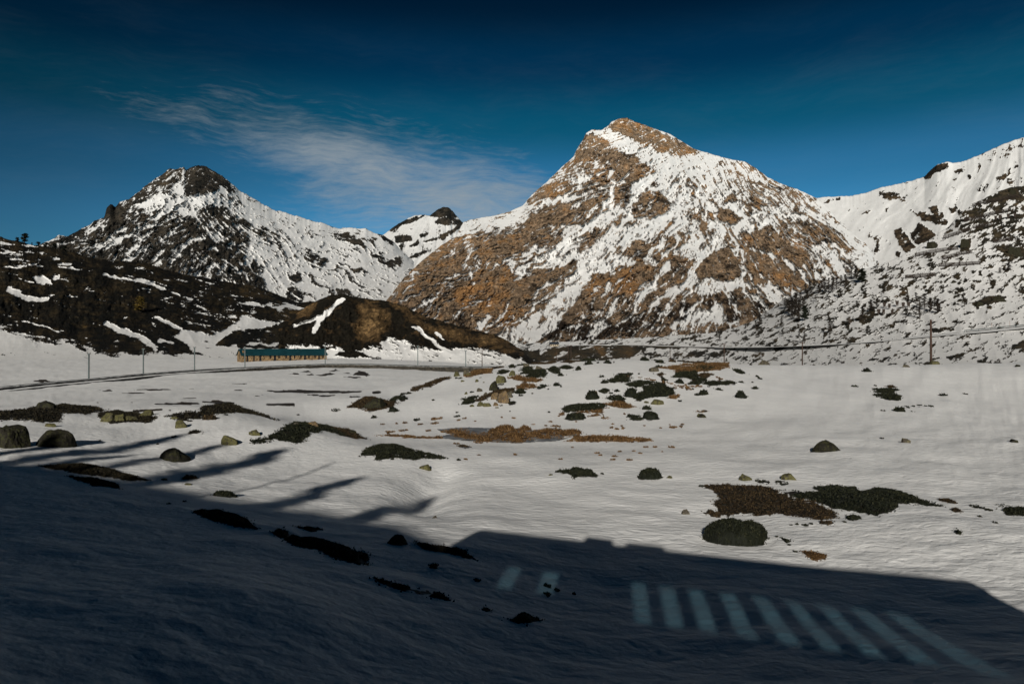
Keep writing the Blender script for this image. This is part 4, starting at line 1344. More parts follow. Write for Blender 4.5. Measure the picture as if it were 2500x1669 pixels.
def build_tufts():
    for kind, nm, lab in (('H', 'grass_tufts', 'scattered brown grass tips poking through the snow around the frozen bog'), ('J', 'heath_tips', 'scattered dark heath tips poking through the snow')):
        Vs, Ts = [], []
        for x, y, r, k in TUFTS:
            if k != kind:
                continue
            px_m = y / 683.0
            n = int(np.clip(10 + 14 * r / px_m, 12, 90))
            a = RNG.random(n) * 2 * np.pi
            q = np.sqrt(RNG.random(n)) * r
            P = np.stack([x + q * np.cos(a), y + q * np.sin(a) * 1.5, np.zeros(n)], 1)
            P[:, 2] = G(P[:, 0], P[:, 1]) + 0.01
            s = max(0.05, px_m * 1.5) * (0.5 + RNG.random((n, 1)))
            sd = np.stack([np.cos(a * 3), np.sin(a * 3), np.zeros(n)], 1)
            up = np.stack([RNG.normal(0, .4, n), RNG.normal(0, .4, n), np.ones(n)], 1)
            Vs.append(np.stack([P - sd * s * 0.4, P + sd * s * 0.4, P + up * s * 0.7], 1).reshape(-1, 3))
            Ts.append(np.repeat(RNG.random(n), 3))
            n8 = 8
            SOIL.append(([(x + r * 0.9 * math.cos(2 * math.pi * i / n8), y + 1.4 * r * math.sin(2 * math.pi * i / n8)) for i in range(n8)], 0.75, PLANT[kind][2]))
        if Vs:
            V = np.concatenate(Vs)
            me = np_mesh(nm, V, np.arange(len(V)).reshape(-1, 3), False, {'tone': np.concatenate(Ts)})
            link(nm, me, PLANT[kind][0], label=lab, kind='stuff')


# --- foreground and right
mat_patch(g7, 'M', [(300, 875), (400, 865), (690, 875), (790, 905), (860, 950), (1000, 970), (1120, 1030), (1180, 1080), (1050, 1095), (900, 1070), (780, 1050), (640, 1065), (540, 1045), (450, 1075), (400, 1040), (370, 990), (400, 950), (360, 905)], 'broad brown heather mat just above the large round juniper')
mat_patch(g7, 'J', [(790, 900), (900, 905), (1030, 915), (1000, 880), (1100, 868), (1280, 880), (1290, 905), (1340, 910), (1390, 885), (1420, 885), (1560, 910), (1690, 960), (1840, 1005), (1700, 1000), (1550, 985), (1520, 1030), (1400, 1065), (1260, 1040), (1130, 1020), (1000, 965), (860, 945)], 'long dark green juniper mat joined to the broad heather mat', 1.25)
bush(g7, 537, 1248, 392, 172, 'large round dark green juniper bush near the train shadow edge')
mat_patch(g7, 'M', [(295, 1040), (350, 1032), (420, 1055), (410, 1078), (330, 1068)], 'small heather scrap off the lower left corner of the broad mat')
mat_patch(g7, 'J', [(1205, 1065), (1290, 1068), (1305, 1090), (1230, 1092)], 'small dark scrap under the long juniper mat')
mat_patch(g7, 'M', [(1035, 1105), (1130, 1104), (1128, 1118), (1050, 1122)], 'thin heather sliver below the lower edge of the broad mat')
mat_patch(g7, 'H', [(918, 1292), (1000, 1295), (1080, 1318), (1088, 1345), (1010, 1352), (970, 1325)], 'rust brown grass scrap below and right of the round juniper')
mat_patch(g7, 'J', [(795, 1200), (830, 1220), (860, 1232), (825, 1242)], 'tiny dark scrap right beside the round juniper', amp=1.2)
mat_patch(g7, 'J', [(1890, 1160), (1920, 1150), (1950, 1182), (1915, 1185)], 'lone small dark clump low on the right snow slope', amp=1.5)
mat_patch(g7, 'J', [(2200, 1030), (2280, 1020), (2420, 1030), (2420, 1065), (2230, 1062)], 'dark juniper mat cut by the right picture edge', 1.1)
mat_patch(g7, 'M', [(1795, 962), (1860, 960), (1912, 985), (1850, 984)], 'thin heather tongue off the right tip of the long juniper mat')
mat_patch(g7, 'M', [(1870, 1025), (1920, 1018), (1955, 1042), (1890, 1045)], 'small heather scrap between the long mat tip and the right edge')
mat_patch(g7, 'J', [(1390, 262), (1480, 254), (1570, 272), (1500, 288), (1400, 282)], 'upper of two flat dark mats alone on the right snow plateau')
mat_patch(g7, 'J', [(1385, 300), (1480, 290), (1572, 305), (1540, 330), (1480, 322), (1400, 307)], 'lower of two flat dark mats alone on the right snow plateau')
mat_patch(g7, 'M', [(1480, 242), (1510, 238), (1535, 248), (1500, 252)], 'dark speck above the two flat mats on the plateau', amp=1.0)
bush(g7, 1565, 408, 72, 28, 'small flat juniper below the two mats on the right plateau')
bush(g7, 1837, 306, 42, 16, 'tiny dark bush right of the two mats on the plateau')
bush(g7, 1353, 150, 42, 18, 'tiny dark bush on the plateau below the tall wooden pole gap')
bush(g7, 547, 310, 60, 32, 'round juniper alone on the snow, right of the long dark mats')
bush(g7, 308, 290, 50, 24, 'small round juniper right of the grass scatter on the hillock')
mat_patch(g7, 'J', [(498, 140), (530, 135), (560, 158), (520, 155)], 'oval juniper near the hillock crest, right of the brown heath top')
mat_patch(g7, 'H', [(255, 402), (290, 400), (330, 405), (290, 412)], 'thin grass line above the low flat boulder on the right', amp=1.2)
dots(g7, [(1590, 370, 14), (1610, 382, 20), (1640, 372, 16), (1680, 365, 24), (1690, 380, 30), (1720, 370, 14), (1755, 372, 26), (1640, 408, 24), (1450, 400, 26), (1600, 372, 12), (1440, 574, 26), (1270, 242, 36), (1400, 240, 16), (650, 180, 20), (665, 195, 24), (545, 213, 20), (400, 267, 30), (265, 292, 18), (1975, 292, 24), (1640, 258, 18), (860, 1125, 16), (950, 1125, 40), (900, 1120, 24), (990, 1118, 20), (680, 850, 90), (800, 858, 80), (290, 880, 30), (770, 1200, 14), (850, 1252, 16), (2050, 1012, 80), (2120, 1030, 40), (2060, 1070, 24), (2160, 1110, 24), (2230, 1010, 90), (890, 1294, 26), (1200, 1105, 24)], 'J')
boulder(g7, 1105, 662, 210, 80, 'D', 'large dark pyramid boulder standing alone on the right snowfield', peak=-0.25)
boulder(g7, 567, 842, 97, 44, 'L', 'yellow-green lichen boulder, left of the pair above the heather mat')
boulder(g7, 840, 840, 110, 42, 'L', 'yellow-green lichen boulder, right of the pair above the heather mat')
boulder(g7, 1592, 600, 56, 28, 'G', 'small grey stone right of the dark pyramid boulder')
boulder(g7, 2280, 602, 72, 22, 'D', 'low dark stone at the right edge of the snowfield')
boulder(g7, 188, 1056, 66, 32, 'G', 'small grey stone left of the broad heather mat')
boulder(g7, 88, 828, 52, 18, 'L', 'small yellow stone beside the round bush below the bog')
boulder(g7, 290, 440, 76, 26, 'L', 'low flat boulder on the snow below the hillock, right side')
boulder(g7, 1598, 118, 46, 15, 'G', 'low stone on the plateau rim left of the tall wooden pole')
boulder(g7, 1777, 102, 62, 24, 'L', 'low yellow-green stone at the foot of the tall wooden pole')
boulder(g7, 2310, 116, 50, 14, 'D', 'low dark stone on the plateau rim at the right edge')
boulder(g7, 690, 102, 82, 26, 'G', 'grey stone on the plateau rim right of the brown heath top')
boulder(g7, 1065, 1085 - 140, 26, 10, 'L', 'yellow pebble set in the broad heather mat')

# --- around the bog
mat_patch(g6, 'J', [(205, 685), (240, 640), (330, 615), (430, 610), (540, 645), (700, 680), (760, 700), (600, 702), (520, 712), (440, 692), (300, 715), (310, 680)], 'ragged dark juniper mat below the heather mound, left of centre')
mat_patch(g6, 'M', [(125, 380), (180, 340), (250, 310), (330, 320), (450, 350), (380, 380), (330, 395), (240, 400), (190, 380)], 'heather tuft around the low rock on the little mound left of the hillock', 1.4)
boulder(g6, 310, 388, 150, 66, 'D', 'dark mossy rock inside the heather on the little mound')
bush(g6, 415, 405, 52, 28, 'tiny juniper just right of the mossy rock mound')
mat_patch(g6, 'J', [(400, 330), (490, 285), (488, 300), (430, 338)], 'narrow dark juniper strip climbing from the mossy mound')
bush(g6, 480, 328, 46, 20, 'small oval juniper under the narrow strip by the mossy mound')
bush(g6, 512, 294, 26, 14, 'tiny juniper at the top of the narrow strip by the mossy mound')
bush(g6, 292, 448, 30, 16, 'lone tiny bush in the snow below the mossy mound')
mat_patch(g6, 'M', [(0, 505), (60, 508), (150, 520), (190, 550), (240, 580), (150, 570), (60, 540)], 'heather tail running down the right side of the heather mound')
mat_patch(g6, 'J', [(1450, 790), (1500, 765), (1600, 762), (1680, 780), (1690, 800), (1720, 815), (1600, 818), (1570, 832), (1540, 800)], 'flat ragged juniper mat in the middle of the snow below the bog')
bush(g6, 2060, 830, 148, 66, 'round dark bush with a yellow stone at its right, below the bog')
boulder(g6, 620, 772, 92, 32, 'L', 'low lichen stone in the snow left of the gully')
boulder(g6, 688, 1080, 44, 20, 'G', 'small stone at the lower end of the snow gully')
boulder(g6, 1420, 810, 36, 11, 'L', 'tiny yellow stone left of the flat juniper mat below the bog')
mat_patch(g6, 'H', [(760, 522), (880, 512), (950, 545), (1050, 530), (1100, 503), (1190, 515), (1260, 498), (1300, 525), (1400, 512), (1600, 532), (1620, 552), (1500, 578), (1400, 568), (1200, 600), (1000, 592), (850, 582), (780, 548)], 'long rust-brown grass bed under the bog tussocks in the snowfield centre', 0.9)
mat_patch(g6, 'H', [(1510, 592), (1620, 560), (1800, 553), (2050, 580), (2070, 592), (1850, 598), (1650, 594)], 'right-hand strip of rust grass continuing the bog', 0.9)
mat_patch(g6, 'H', [(300, 553), (500, 558), (720, 573), (640, 578), (450, 567)], 'thin grass line leading left from the bog')
mat_patch(g6, 'M', [(830, 622), (870, 617), (910, 632), (860, 632)], 'small dark scrap below the left end of the bog', amp=1.2)
ORD = ['first', 'second', 'third', 'fourth', 'fifth', 'sixth', 'seventh', 'eighth', 'ninth', 'tenth', 'eleventh', 'twelfth', 'thirteenth', 'fourteenth', 'fifteenth', 'sixteenth', 'seventeenth', 'eighteenth', 'nineteenth', 'twentieth', 'twenty-first', 'twenty-second']
for i, (x, y, w, h) in enumerate(sorted([(700, 578, 70, 14), (795, 542, 80, 24), (850, 566, 100, 26), (920, 580, 110, 26), (1000, 592, 100, 22), (1072, 545, 100, 32), (1125, 530, 130, 34), (1185, 572, 120, 28), (1256, 524, 70, 28), (1215, 598, 80, 18), (1315, 556, 90, 22), (1385, 576, 80, 20), (1408, 536, 80, 22), (1562, 548, 110, 26), (1700, 585, 110, 26), (1850, 590, 120, 26), (1620, 590, 70, 18)])):
    bush(g6, x, y, w, h, '%s rusty grass tussock from the left in the frozen bog' % ORD[i], 'H')
dots(g6, [(680, 450, 50), (720, 445, 30), (870, 448, 30), (835, 460, 24), (590, 485, 34), (490, 475, 30), (350, 487, 24), (680, 480, 50), (440, 480, 16), (750, 530, 60), (640, 525, 36), (480, 525, 60), (400, 532, 60), (1420, 470, 24), (1450, 497, 60), (1310, 487, 24), (1390, 495, 20), (1480, 430, 16), (1860, 658, 30), (1830, 690, 40), (1815, 710, 34), (1715, 668, 40), (1735, 684, 24), (1920, 712, 40), (2190, 630, 40), (2085, 630, 24), (2025, 630, 36), (1990, 672, 28), (2200, 503, 50), (1485, 707, 30), (1195, 678, 24), (965, 682, 20), (880, 708, 26), (1110, 442, 14), (1185, 446, 22), (940, 468, 12), (820, 608, 40), (960, 600, 60), (1560, 632, 16), (2250, 500, 20), (1810, 505, 20), (1840, 515, 24), (1880, 515, 14), (1950, 656, 20), (2130, 660, 12), (500, 560, 60), (1250, 540, 40)], 'H')
dots(g6, [(570, 455, 50), (825, 435, 40), (835, 712, 26), (410, 708, 20), (1750, 800, 24), (1090, 545, 40)], 'J')

# --- hillock of boulders
for a in ((640, 325, 115, 56, 'L', 'pale lichen boulder at the left foot of the hillock top'), (780, 308, 100, 60, 'G', 'rounded boulder next right of the pale lichen boulder on the hillock'),
          (918, 412, 60, 46, 'L', 'small pointed lichen boulder in open snow on the hillock'), (1262, 418, 175, 108, 'L', 'big lichen boulder behind the black boulder on the hillock'),
          (1150, 520, 132, 135, 'D', 'tall black boulder standing upright on the hillock'), (950, 532, 112, 46, 'G', 'low grey boulder left of the tall black one'),
          (770, 572, 54, 36, 'L', 'small lichen stone far left of the tall black boulder'), (1400, 322, 112, 74, 'L', 'grey-green boulder above and right of the big lichen boulder'),
          (1585, 202, 105, 52, 'G', 'round brown-grey boulder near the hillock crest'), (1765, 240, 112, 58, 'G', 'pale round boulder right of the one near the hillock crest'),
          (1282, 698, 195, 172, 'T', 'tan block, largest of the rock outcrop on the hillock'), (1160, 642, 130, 92, 'T', 'cracked block left of the tan one in the outcrop'),
          (965, 740, 112, 60, 'L', 'lichen slab at the lower left of the rock outcrop'), (1062, 742, 122, 52, 'L', 'flat lichen slab in the middle foot of the outcrop'),
          (1172, 738, 92, 52, 'T', 'rounded stone just below the tan block'), (1352, 622, 110, 84, 'G', 'grey block on the right shoulder of the tan one'),
          (1212, 665, 82, 62, 'G', 'small grey block wedged between the two tan blocks'), (1040, 592, 72, 46, 'G', 'grey stone on the upper left of the outcrop'),
          (845, 748, 78, 38, 'L', 'lichen stone off the lower left of the outcrop'), (1195, 764, 72, 22, 'L', 'low lichen stone in snow below the outcrop'),
          (720, 402, 70, 30, 'L', 'low lichen stone downhill of the pale lichen boulder'), (1010, 420, 40, 20, 'L', 'little lichen stone left of the big lichen boulder'),
          (800, 325, 110, 40, 'L', 'lichen rubble beneath the rounded boulder on the hillock'), (1385, 565, 70, 40, 'G', 'small grey stone at the top right of the outcrop')):
    boulder(g9, *a[:5], a[5], rz=random.uniform(-0.4, 0.4))
for a in (('J', [(700, 710), (790, 620), (930, 595), (900, 650), (820, 700)], 'dark juniper wedge left of the rock outcrop'), ('M', [(900, 660), (950, 620), (1200, 510), (1420, 490), (1420, 540), (1300, 560), (1100, 610), (960, 680)], 'heather band running behind the rock outcrop'),
          ('J', [(1420, 545), (1500, 495), (1585, 510), (1560, 562), (1450, 562)], 'dark juniper right behind the rock outcrop'), ('H', [(1440, 470), (1570, 438), (1700, 440), (1760, 470), (1600, 505), (1470, 500)], 'rusty grass top right of the rock outcrop'),
          ('J', [(1720, 490), (1790, 453), (1868, 458), (1840, 485), (1740, 505)], 'pointed juniper at the right end of the rusty grass top'), ('H', [(730, 330), (860, 260), (960, 200), (1120, 190), (1130, 230), (1100, 280), (950, 300), (840, 330)], 'rusty heath on the left crown of the hillock'),
          ('M', [(950, 200), (1020, 150), (1150, 110), (1280, 95), (1270, 150), (1110, 190)], 'dark heath on the skyline of the hillock crown'), ('J', [(1310, 130), (1500, 105), (1620, 120), (1500, 147), (1330, 157)], 'flat juniper on the hillock crest, left of the round boulders'),
          ('J', [(870, 190), (950, 168), (965, 185), (880, 202)], 'small juniper at the left lip of the hillock crown'), ('J', [(1200, 262), (1290, 242), (1372, 260), (1290, 288), (1220, 288)], 'small juniper between the hillock crown and the grey-green boulder'),
          ('J', [(1490, 250), (1560, 210), (1680, 205), (1700, 240), (1560, 268)], 'juniper in front of the round brown-grey boulder'), ('J', [(1500, 300), (1640, 250), (1840, 237), (1865, 282), (1820, 342), (1700, 345), (1570, 335), (1700, 290)], 'big juniper in front of the pale round boulder'),
          ('H', [(1340, 350), (1500, 310), (1560, 350), (1750, 365), (1825, 372), (1720, 412), (1560, 395)], 'rusty grass apron below the big juniper on the hillock'), ('J', [(1890, 232), (1960, 195), (2052, 230), (2050, 292), (1960, 292)], 'triangular juniper right of the pale round boulder'),
          ('J', [(2020, 212), (2150, 180), (2235, 210), (2150, 232)], 'low juniper beyond the triangular one on the hillock'), ('M', [(1630, 112), (1700, 70), (1900, 60), (1880, 88), (1700, 97)], 'dark heath sliver on the crest behind the hillock'),
          ('M', [(70, 470), (200, 440), (350, 380), (520, 338), (555, 348), (450, 400), (300, 455), (150, 482)], 'heather strip along the left edge of the hillock'), ('M', [(0, 530), (60, 480), (170, 480), (100, 530)], 'heather end at the lower tip of the strip along the hillock'),
          ('M', [(1700, 150), (1850, 120), (2000, 130), (1900, 155), (1760, 165)], 'thin brown heath behind the pale round boulder'), ('M', [(2060, 140), (2150, 110), (2330, 125), (2200, 145)], 'thin brown heath at the far right of the hillock crest')):
    mat_patch(g9, *a, amp=2.2)
for a in ((2305, 242, 72, 38, 'small juniper right of the low juniper on the hillock'), (2062, 322, 60, 22, 'tiny juniper under the triangular juniper'), (2005, 462, 82, 36, 'small oval juniper in open snow right of the rusty grass top'), (1402, 215, 60, 26, 'tiny juniper left of the round brown-grey boulder')):
    bush(g9, *a)
dots(g9, [(1245, 440, 90), (965, 355, 26), (690, 358, 60), (1520, 595, 70), (1675, 568, 16), (640, 358, 40), (325, 655, 30), (1380, 690, 130), (285, 480, 14), (170, 508, 24), (850, 548, 60), (2065, 472, 24), (740, 640, 90), (1890, 508, 30), (1250, 735, 50), (2200, 120, 60), (1900, 820, 30), (650, 825, 30), (1370, 810, 16)], 'J')

# --- snow crest with long juniper mats, right of the hillock
for a in (('J', [(60, 600), (180, 552), (330, 545), (500, 538), (560, 570), (480, 610), (350, 620), (200, 640), (90, 640)], 'long dark juniper hedge low on the hillock, left one of the mats'), ('H', [(200, 642), (350, 622), (540, 615), (520, 645), (400, 642), (250, 658)], 'rusty grass fringe under the long juniper hedge'),
          ('H', [(330, 688), (490, 663), (480, 685), (350, 694)], 'thin rusty grass right of the oval juniper'), ('H', [(540, 552), (640, 510), (780, 530), (895, 580), (770, 602), (640, 572)], 'rusty grass wedge at the right end of the long hedge'),
          ('J', [(560, 480), (620, 448), (760, 455), (790, 495), (640, 508)], 'flat juniper above the rusty grass wedge'), ('J', [(800, 312), (880, 290), (1080, 283), (1190, 310), (1320, 380), (1335, 430), (1180, 457), (1020, 472), (930, 512), (880, 492), (860, 452), (960, 410), (1040, 382), (970, 360), (1030, 340), (850, 347)], 'largest dark juniper mat, spread in the middle of the hillock'),
          ('J', [(590, 270), (700, 205), (860, 198), (840, 235), (905, 265), (760, 302), (640, 302)], 'juniper mat above and left of the largest one'), ('J', [(470, 395), (530, 373), (605, 395), (540, 422)], 'small juniper right of the half-buried bush on the hillock'),
          ('H', [(1190, 132), (1450, 95), (1700, 85), (1960, 80), (1965, 132), (1800, 157), (1600, 172), (1400, 172), (1300, 147)], 'wide brown heath top on the crest right of the big round boulder'), ('J', [(1570, 132), (1680, 105), (1845, 140), (1700, 167)], 'dark juniper inside the wide brown heath top'),
          ('J', [(1310, 250), (1420, 170), (1600, 172), (1600, 240), (1720, 262), (1680, 302), (1500, 322), (1560, 272), (1450, 245)], 'black juniper below the wide brown heath top'), ('J', [(1680, 312), (1760, 285), (1900, 295), (1990, 278), (2065, 310), (1930, 338), (1740, 338)], 'long juniper tongue pointing right below the brown heath top'),
          ('M', [(1600, 217), (1700, 190), (1795, 205), (1700, 242)], 'brown heather scrap between the black juniper and the juniper tongue'), ('J', [(2025, 155), (2090, 153), (2138, 192), (2060, 187)], 'leaning oval juniper on the crest snow, right of the brown heath top'),
          ('J', [(800, 692), (830, 662), (870, 672), (950, 690), (975, 722), (880, 745), (840, 712)], 'row of small junipers left of the low round juniper'), ('M', [(1120, 205), (1180, 195), (1235, 205), (1180, 217)], 'small heather mat under the big round boulder'),
          ('M', [(1000, 22), (1200, 20), (1500, 35), (1900, 60), (1700, 58), (1300, 40)], 'dark heath line along the crest of the snow'), ('J', [(230, 52), (400, 28), (452, 45), (300, 62)], 'dark juniper sliver on the crest, left part'),
          ('H', [(1250, 470), (1320, 440), (1400, 460), (1340, 482)], 'rusty grass at the right end of the largest juniper mat'), ('M', [(1460, 60), (1600, 48), (1640, 62), (1520, 70)], 'thin heather on the crest above the wide brown heath top'),
          ('M', [(1590, 640), (1650, 628), (1730, 636), (1660, 650)], 'thin brown scrap above the low flat boulder')):
    mat_patch(g8, *a, amp=2.4)
for a in ((210, 722, 225, 66, 'dark oval juniper below the long juniper hedge'), (850, 470, 145, 108, 'tall rounded juniper at the left of the largest mat'), (405, 488, 140, 90, 'half-buried round bush, leftmost on the hillock snow'), (545, 300, 62, 18, 'tiny flat juniper left of the upper mat'),
          (505, 240, 52, 16, 'tiny flat juniper above the half-buried bush'), (680, 402, 32, 18, 'tiny juniper right of the small pair by the half-buried bush'), (1180, 80, 96, 28, 'small juniper on the crest above the big round boulder'), (1175, 124, 92, 26, 'small juniper just behind the big round boulder'),
          (577, 78, 66, 26, 'small juniper alone on the crest snow, left of middle'), (1005, 46, 80, 26, 'juniper on the crest line left of the big round boulder'), (1230, 282, 62, 18, 'tiny juniper between the upper mat and the black juniper'), (365, 92, 90, 24, 'small juniper on the left crest snow'),
          (1685, 428, 92, 44, 'round juniper in open snow below the juniper tongue'), (2112, 468, 108, 56, 'round dark juniper, rightmost on the open snow of the hillock'), (1405, 304, 82, 36, 'small juniper between the largest mat and the black juniper'), (2270, 364, 52, 20, 'tiny juniper right of the rightmost round juniper'),
          (1857, 392, 62, 14, 'tiny flat juniper right of the round one below the tongue'), (1602, 438, 40, 12, 'tiny flat juniper left of the round one below the tongue'), (2110, 294, 42, 10, 'tiny flat juniper right of the juniper tongue tip'), (1080, 722, 175, 84, 'low round juniper in the snow below the rock slab'), (1030, 604, 95, 30, 'small juniper below the slab outcrop right of the grass wedge')):
    bush(g8, *a)
for a in ((1105, 180, 135, 56, 'G', 'big round boulder on the crest beside the brown heath top'), (1150, 560, 155, 62, 'L', 'jagged rock slab below the largest juniper mat'), (1025, 545, 85, 32, 'L', 'low stone left of the jagged rock slab'), (1655, 702, 145, 46, 'D', 'flat dark stone in the snow right of the low round juniper'),
          (430, 440, 80, 44, 'T', 'tan stone on top of the half-buried bush')):
    boulder(g8, *a[:5], a[5], rz=random.uniform(-0.3, 0.3))
dots(g8, [(640, 775, 34), (620, 822, 36), (690, 836, 44), (760, 820, 30), (1000, 799, 28), (1190, 820, 26), (1330, 817, 90), (1435, 785, 40), (50, 662, 60), (555, 712, 100), (20, 690, 20), (575, 597, 60), (215, 750, 20), (775, 662, 24), (1290, 790, 14), (20, 808, 50), (740, 800, 24),
          (1240, 300, 60), (1300, 315, 60), (1370, 335, 70), (1440, 345, 60), (1500, 360, 60), (1560, 350, 80), (1620, 340, 60), (1350, 365, 40), (1210, 310, 40), (1420, 360, 50), (1480, 330, 30), (1530, 380, 20), (1850, 245, 50), (1880, 262, 40), (950, 250, 50), (1030, 262, 60), (1100, 275, 60), (1650, 352, 30), (1390, 440, 30), (1350, 482, 40), (820, 240, 50)], 'H')
dots(g8, [(2310, 240, 20), (2340, 262, 24), (2240, 302, 16), (650, 72, 12), (465, 78, 30), (1410, 512, 30), (2220, 98, 20), (880, 735, 30), (1740, 348, 30), (1560, 378, 24), (940, 208, 16), (1130, 42, 50), (615, 422, 44), (550, 412, 50)], 'J')

# --- left foreground ridge and mound
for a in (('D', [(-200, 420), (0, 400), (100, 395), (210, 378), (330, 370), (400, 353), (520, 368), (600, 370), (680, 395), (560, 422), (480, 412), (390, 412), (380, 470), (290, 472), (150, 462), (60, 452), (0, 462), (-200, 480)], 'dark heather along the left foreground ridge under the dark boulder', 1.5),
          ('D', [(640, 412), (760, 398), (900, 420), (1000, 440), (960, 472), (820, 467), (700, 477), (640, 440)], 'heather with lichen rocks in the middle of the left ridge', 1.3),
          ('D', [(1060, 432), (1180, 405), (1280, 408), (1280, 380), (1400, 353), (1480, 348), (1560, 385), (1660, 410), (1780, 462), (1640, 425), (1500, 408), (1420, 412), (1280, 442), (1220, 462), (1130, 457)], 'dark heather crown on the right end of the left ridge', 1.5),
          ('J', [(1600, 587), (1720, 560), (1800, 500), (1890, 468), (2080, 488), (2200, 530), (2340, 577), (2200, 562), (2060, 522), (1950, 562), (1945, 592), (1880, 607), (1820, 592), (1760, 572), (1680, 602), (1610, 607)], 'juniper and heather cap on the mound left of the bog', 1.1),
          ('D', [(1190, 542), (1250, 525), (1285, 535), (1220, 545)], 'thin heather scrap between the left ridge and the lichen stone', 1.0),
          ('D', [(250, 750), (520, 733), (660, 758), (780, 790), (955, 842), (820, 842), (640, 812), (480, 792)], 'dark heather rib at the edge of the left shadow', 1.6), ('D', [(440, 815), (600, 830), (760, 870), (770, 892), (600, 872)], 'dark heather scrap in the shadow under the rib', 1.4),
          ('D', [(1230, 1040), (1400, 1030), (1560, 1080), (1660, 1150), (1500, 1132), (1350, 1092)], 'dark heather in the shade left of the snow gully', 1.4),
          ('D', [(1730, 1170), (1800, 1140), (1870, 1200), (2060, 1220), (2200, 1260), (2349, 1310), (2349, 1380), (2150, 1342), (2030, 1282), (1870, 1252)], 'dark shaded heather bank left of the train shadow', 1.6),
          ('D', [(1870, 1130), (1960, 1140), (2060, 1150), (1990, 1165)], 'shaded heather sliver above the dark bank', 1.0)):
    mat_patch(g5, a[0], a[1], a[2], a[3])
bush(g5, 1420, 942, 140, 36, 'low juniper tuft at the left shadow edge')
bush(g5, 1200, 832, 92, 16, 'flat dark tuft right of the shadow-edge heather rib', 'M')
bush(g5, 1330, 454, 84, 24, 'small tuft in snow under the heather crown of the left ridge', 'M')
for a in ((285, 392, 150, 62, 'D', 'dark rounded boulder on top of the left ridge'), (685, 470, 105, 58, 'L', 'lichen boulder at the left of the rocky ridge middle'), (765, 468, 92, 48, 'L', 'lichen boulder right of the first in the rocky ridge middle'), (940, 434, 115, 40, 'L', 'yellow lichen boulder on the skyline of the rocky ridge middle'),
          (835, 464, 95, 36, 'L', 'low lichen boulder in the rocky ridge middle, between its neighbours'), (70, 640, 215, 150, 'D', 'huge black boulder at the left picture edge'), (350, 630, 265, 112, 'D', 'long dark boulder right of the huge black one'), (1150, 508, 98, 46, 'L', 'slanted lichen stone on snow below the left ridge'),
          (325, 502, 92, 26, 'L', 'low mossy stone under the left ridge heather'), (1470, 618, 112, 62, 'L', 'upright lichen stone left of the heather mound'), (1622, 558, 82, 38, 'L', 'flat lichen stone at the left foot of the heather mound'), (1102, 720, 235, 78, 'D', 'dark slab lying in the snow below the left ridge'),
          (1985, 498, 92, 38, 'T', 'pale stone on top of the heather mound'), (1890, 490, 52, 22, 'G', 'small stone on the left top of the heather mound'), (2242, 545, 62, 26, 'D', 'dark stone on the right slope of the heather mound'), (2170, 526, 42, 16, 'T', 'small tan stone between pale and dark stones on the mound'),
          (1045, 842, 54, 20, 'L', 'yellow stone at the end of the shadow-edge heather rib'), (1205, 872, 72, 16, 'L', 'flat yellow-green stone lying by the left shadow edge'), (1110, 452, 60, 18, 'L', 'small lichen stone left of the heather crown')):
    boulder(g5, *a[:5], a[5], rz=random.uniform(-0.3, 0.3))
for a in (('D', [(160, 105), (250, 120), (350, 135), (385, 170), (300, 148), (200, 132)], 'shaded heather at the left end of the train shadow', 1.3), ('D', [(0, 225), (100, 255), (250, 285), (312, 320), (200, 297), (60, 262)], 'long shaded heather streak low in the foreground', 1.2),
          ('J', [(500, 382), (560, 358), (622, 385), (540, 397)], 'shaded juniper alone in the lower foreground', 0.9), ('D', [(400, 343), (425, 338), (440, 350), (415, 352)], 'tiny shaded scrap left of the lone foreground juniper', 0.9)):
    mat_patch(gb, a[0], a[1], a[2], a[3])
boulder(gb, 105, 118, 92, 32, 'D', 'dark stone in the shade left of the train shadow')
dots(gb, [(235, 190, 40), (390, 242, 24), (640, 262, 30), (640, 292, 26), (675, 278, 20), (735, 292, 12)], 'J')
dots(g5, [(1500, 940, 30), (1080, 990, 24), (1180, 975, 20), (1440, 425, 24), (2140, 395, 60), (1900, 428, 12), (1110, 565, 24), (1005, 612, 12), (640, 590, 14)], 'J')

# bare strips of turf on the far flat
for q in ([(600, 265), (720, 266), (700, 274)], [(780, 285), (880, 279), (980, 288), (880, 291)], [(850, 265), (1000, 258), (1140, 260), (1000, 270)], [(1690, 268), (1900, 264), (2349, 273), (2500, 285), (2100, 286), (1750, 282)],
          [(960, 355), (1200, 345), (1380, 334), (1500, 345), (1300, 352), (1150, 361)], [(1670, 358), (1900, 341), (2000, 346), (1800, 360)], [(1195, 258), (1260, 254), (1230, 262)], [(800, 400), (1000, 389), (1160, 388), (1000, 400)],
          [(1900, 292), (2200, 300), (2349, 312), (2100, 307)], [(190, 212), (280, 199), (372, 216), (280, 218)], [(1620, 300), (1680, 297), (1650, 306)], [(790, 348), (840, 346), (820, 352)], [(1840, 165), (1880, 155), (1905, 165), (1870, 172)],
          [(1920, 150), (1960, 140), (2000, 150), (1960, 156)], [(2020, 170), (2100, 155), (2140, 165), (2060, 175)], [(2090, 140), (2140, 132), (2160, 145), (2110, 148)], [(2240, 170), (2290, 140), (2349, 160), (2349, 178), (2280, 178)], [(2180, 158), (2220, 150), (2230, 165)], [(1940, 168), (1990, 163), (2010, 172), (1960, 175)],
          [(1440, 228), (1600, 226), (1560, 233)], [(1480, 270), (1560, 266), (1520, 273)], [(2180, 182), (2300, 180), (2280, 190)], [(600, 345), (640, 346), (620, 350)], [(1140, 318), (1280, 314), (1220, 322)], [(2200, 325), (2349, 318), (2280, 332)]):
    p = hits(ragged(g5(q), 1.2, 5))
    if len(p) > 2:
        SOIL.append((p, 0.95, 0.30))
build_tufts()


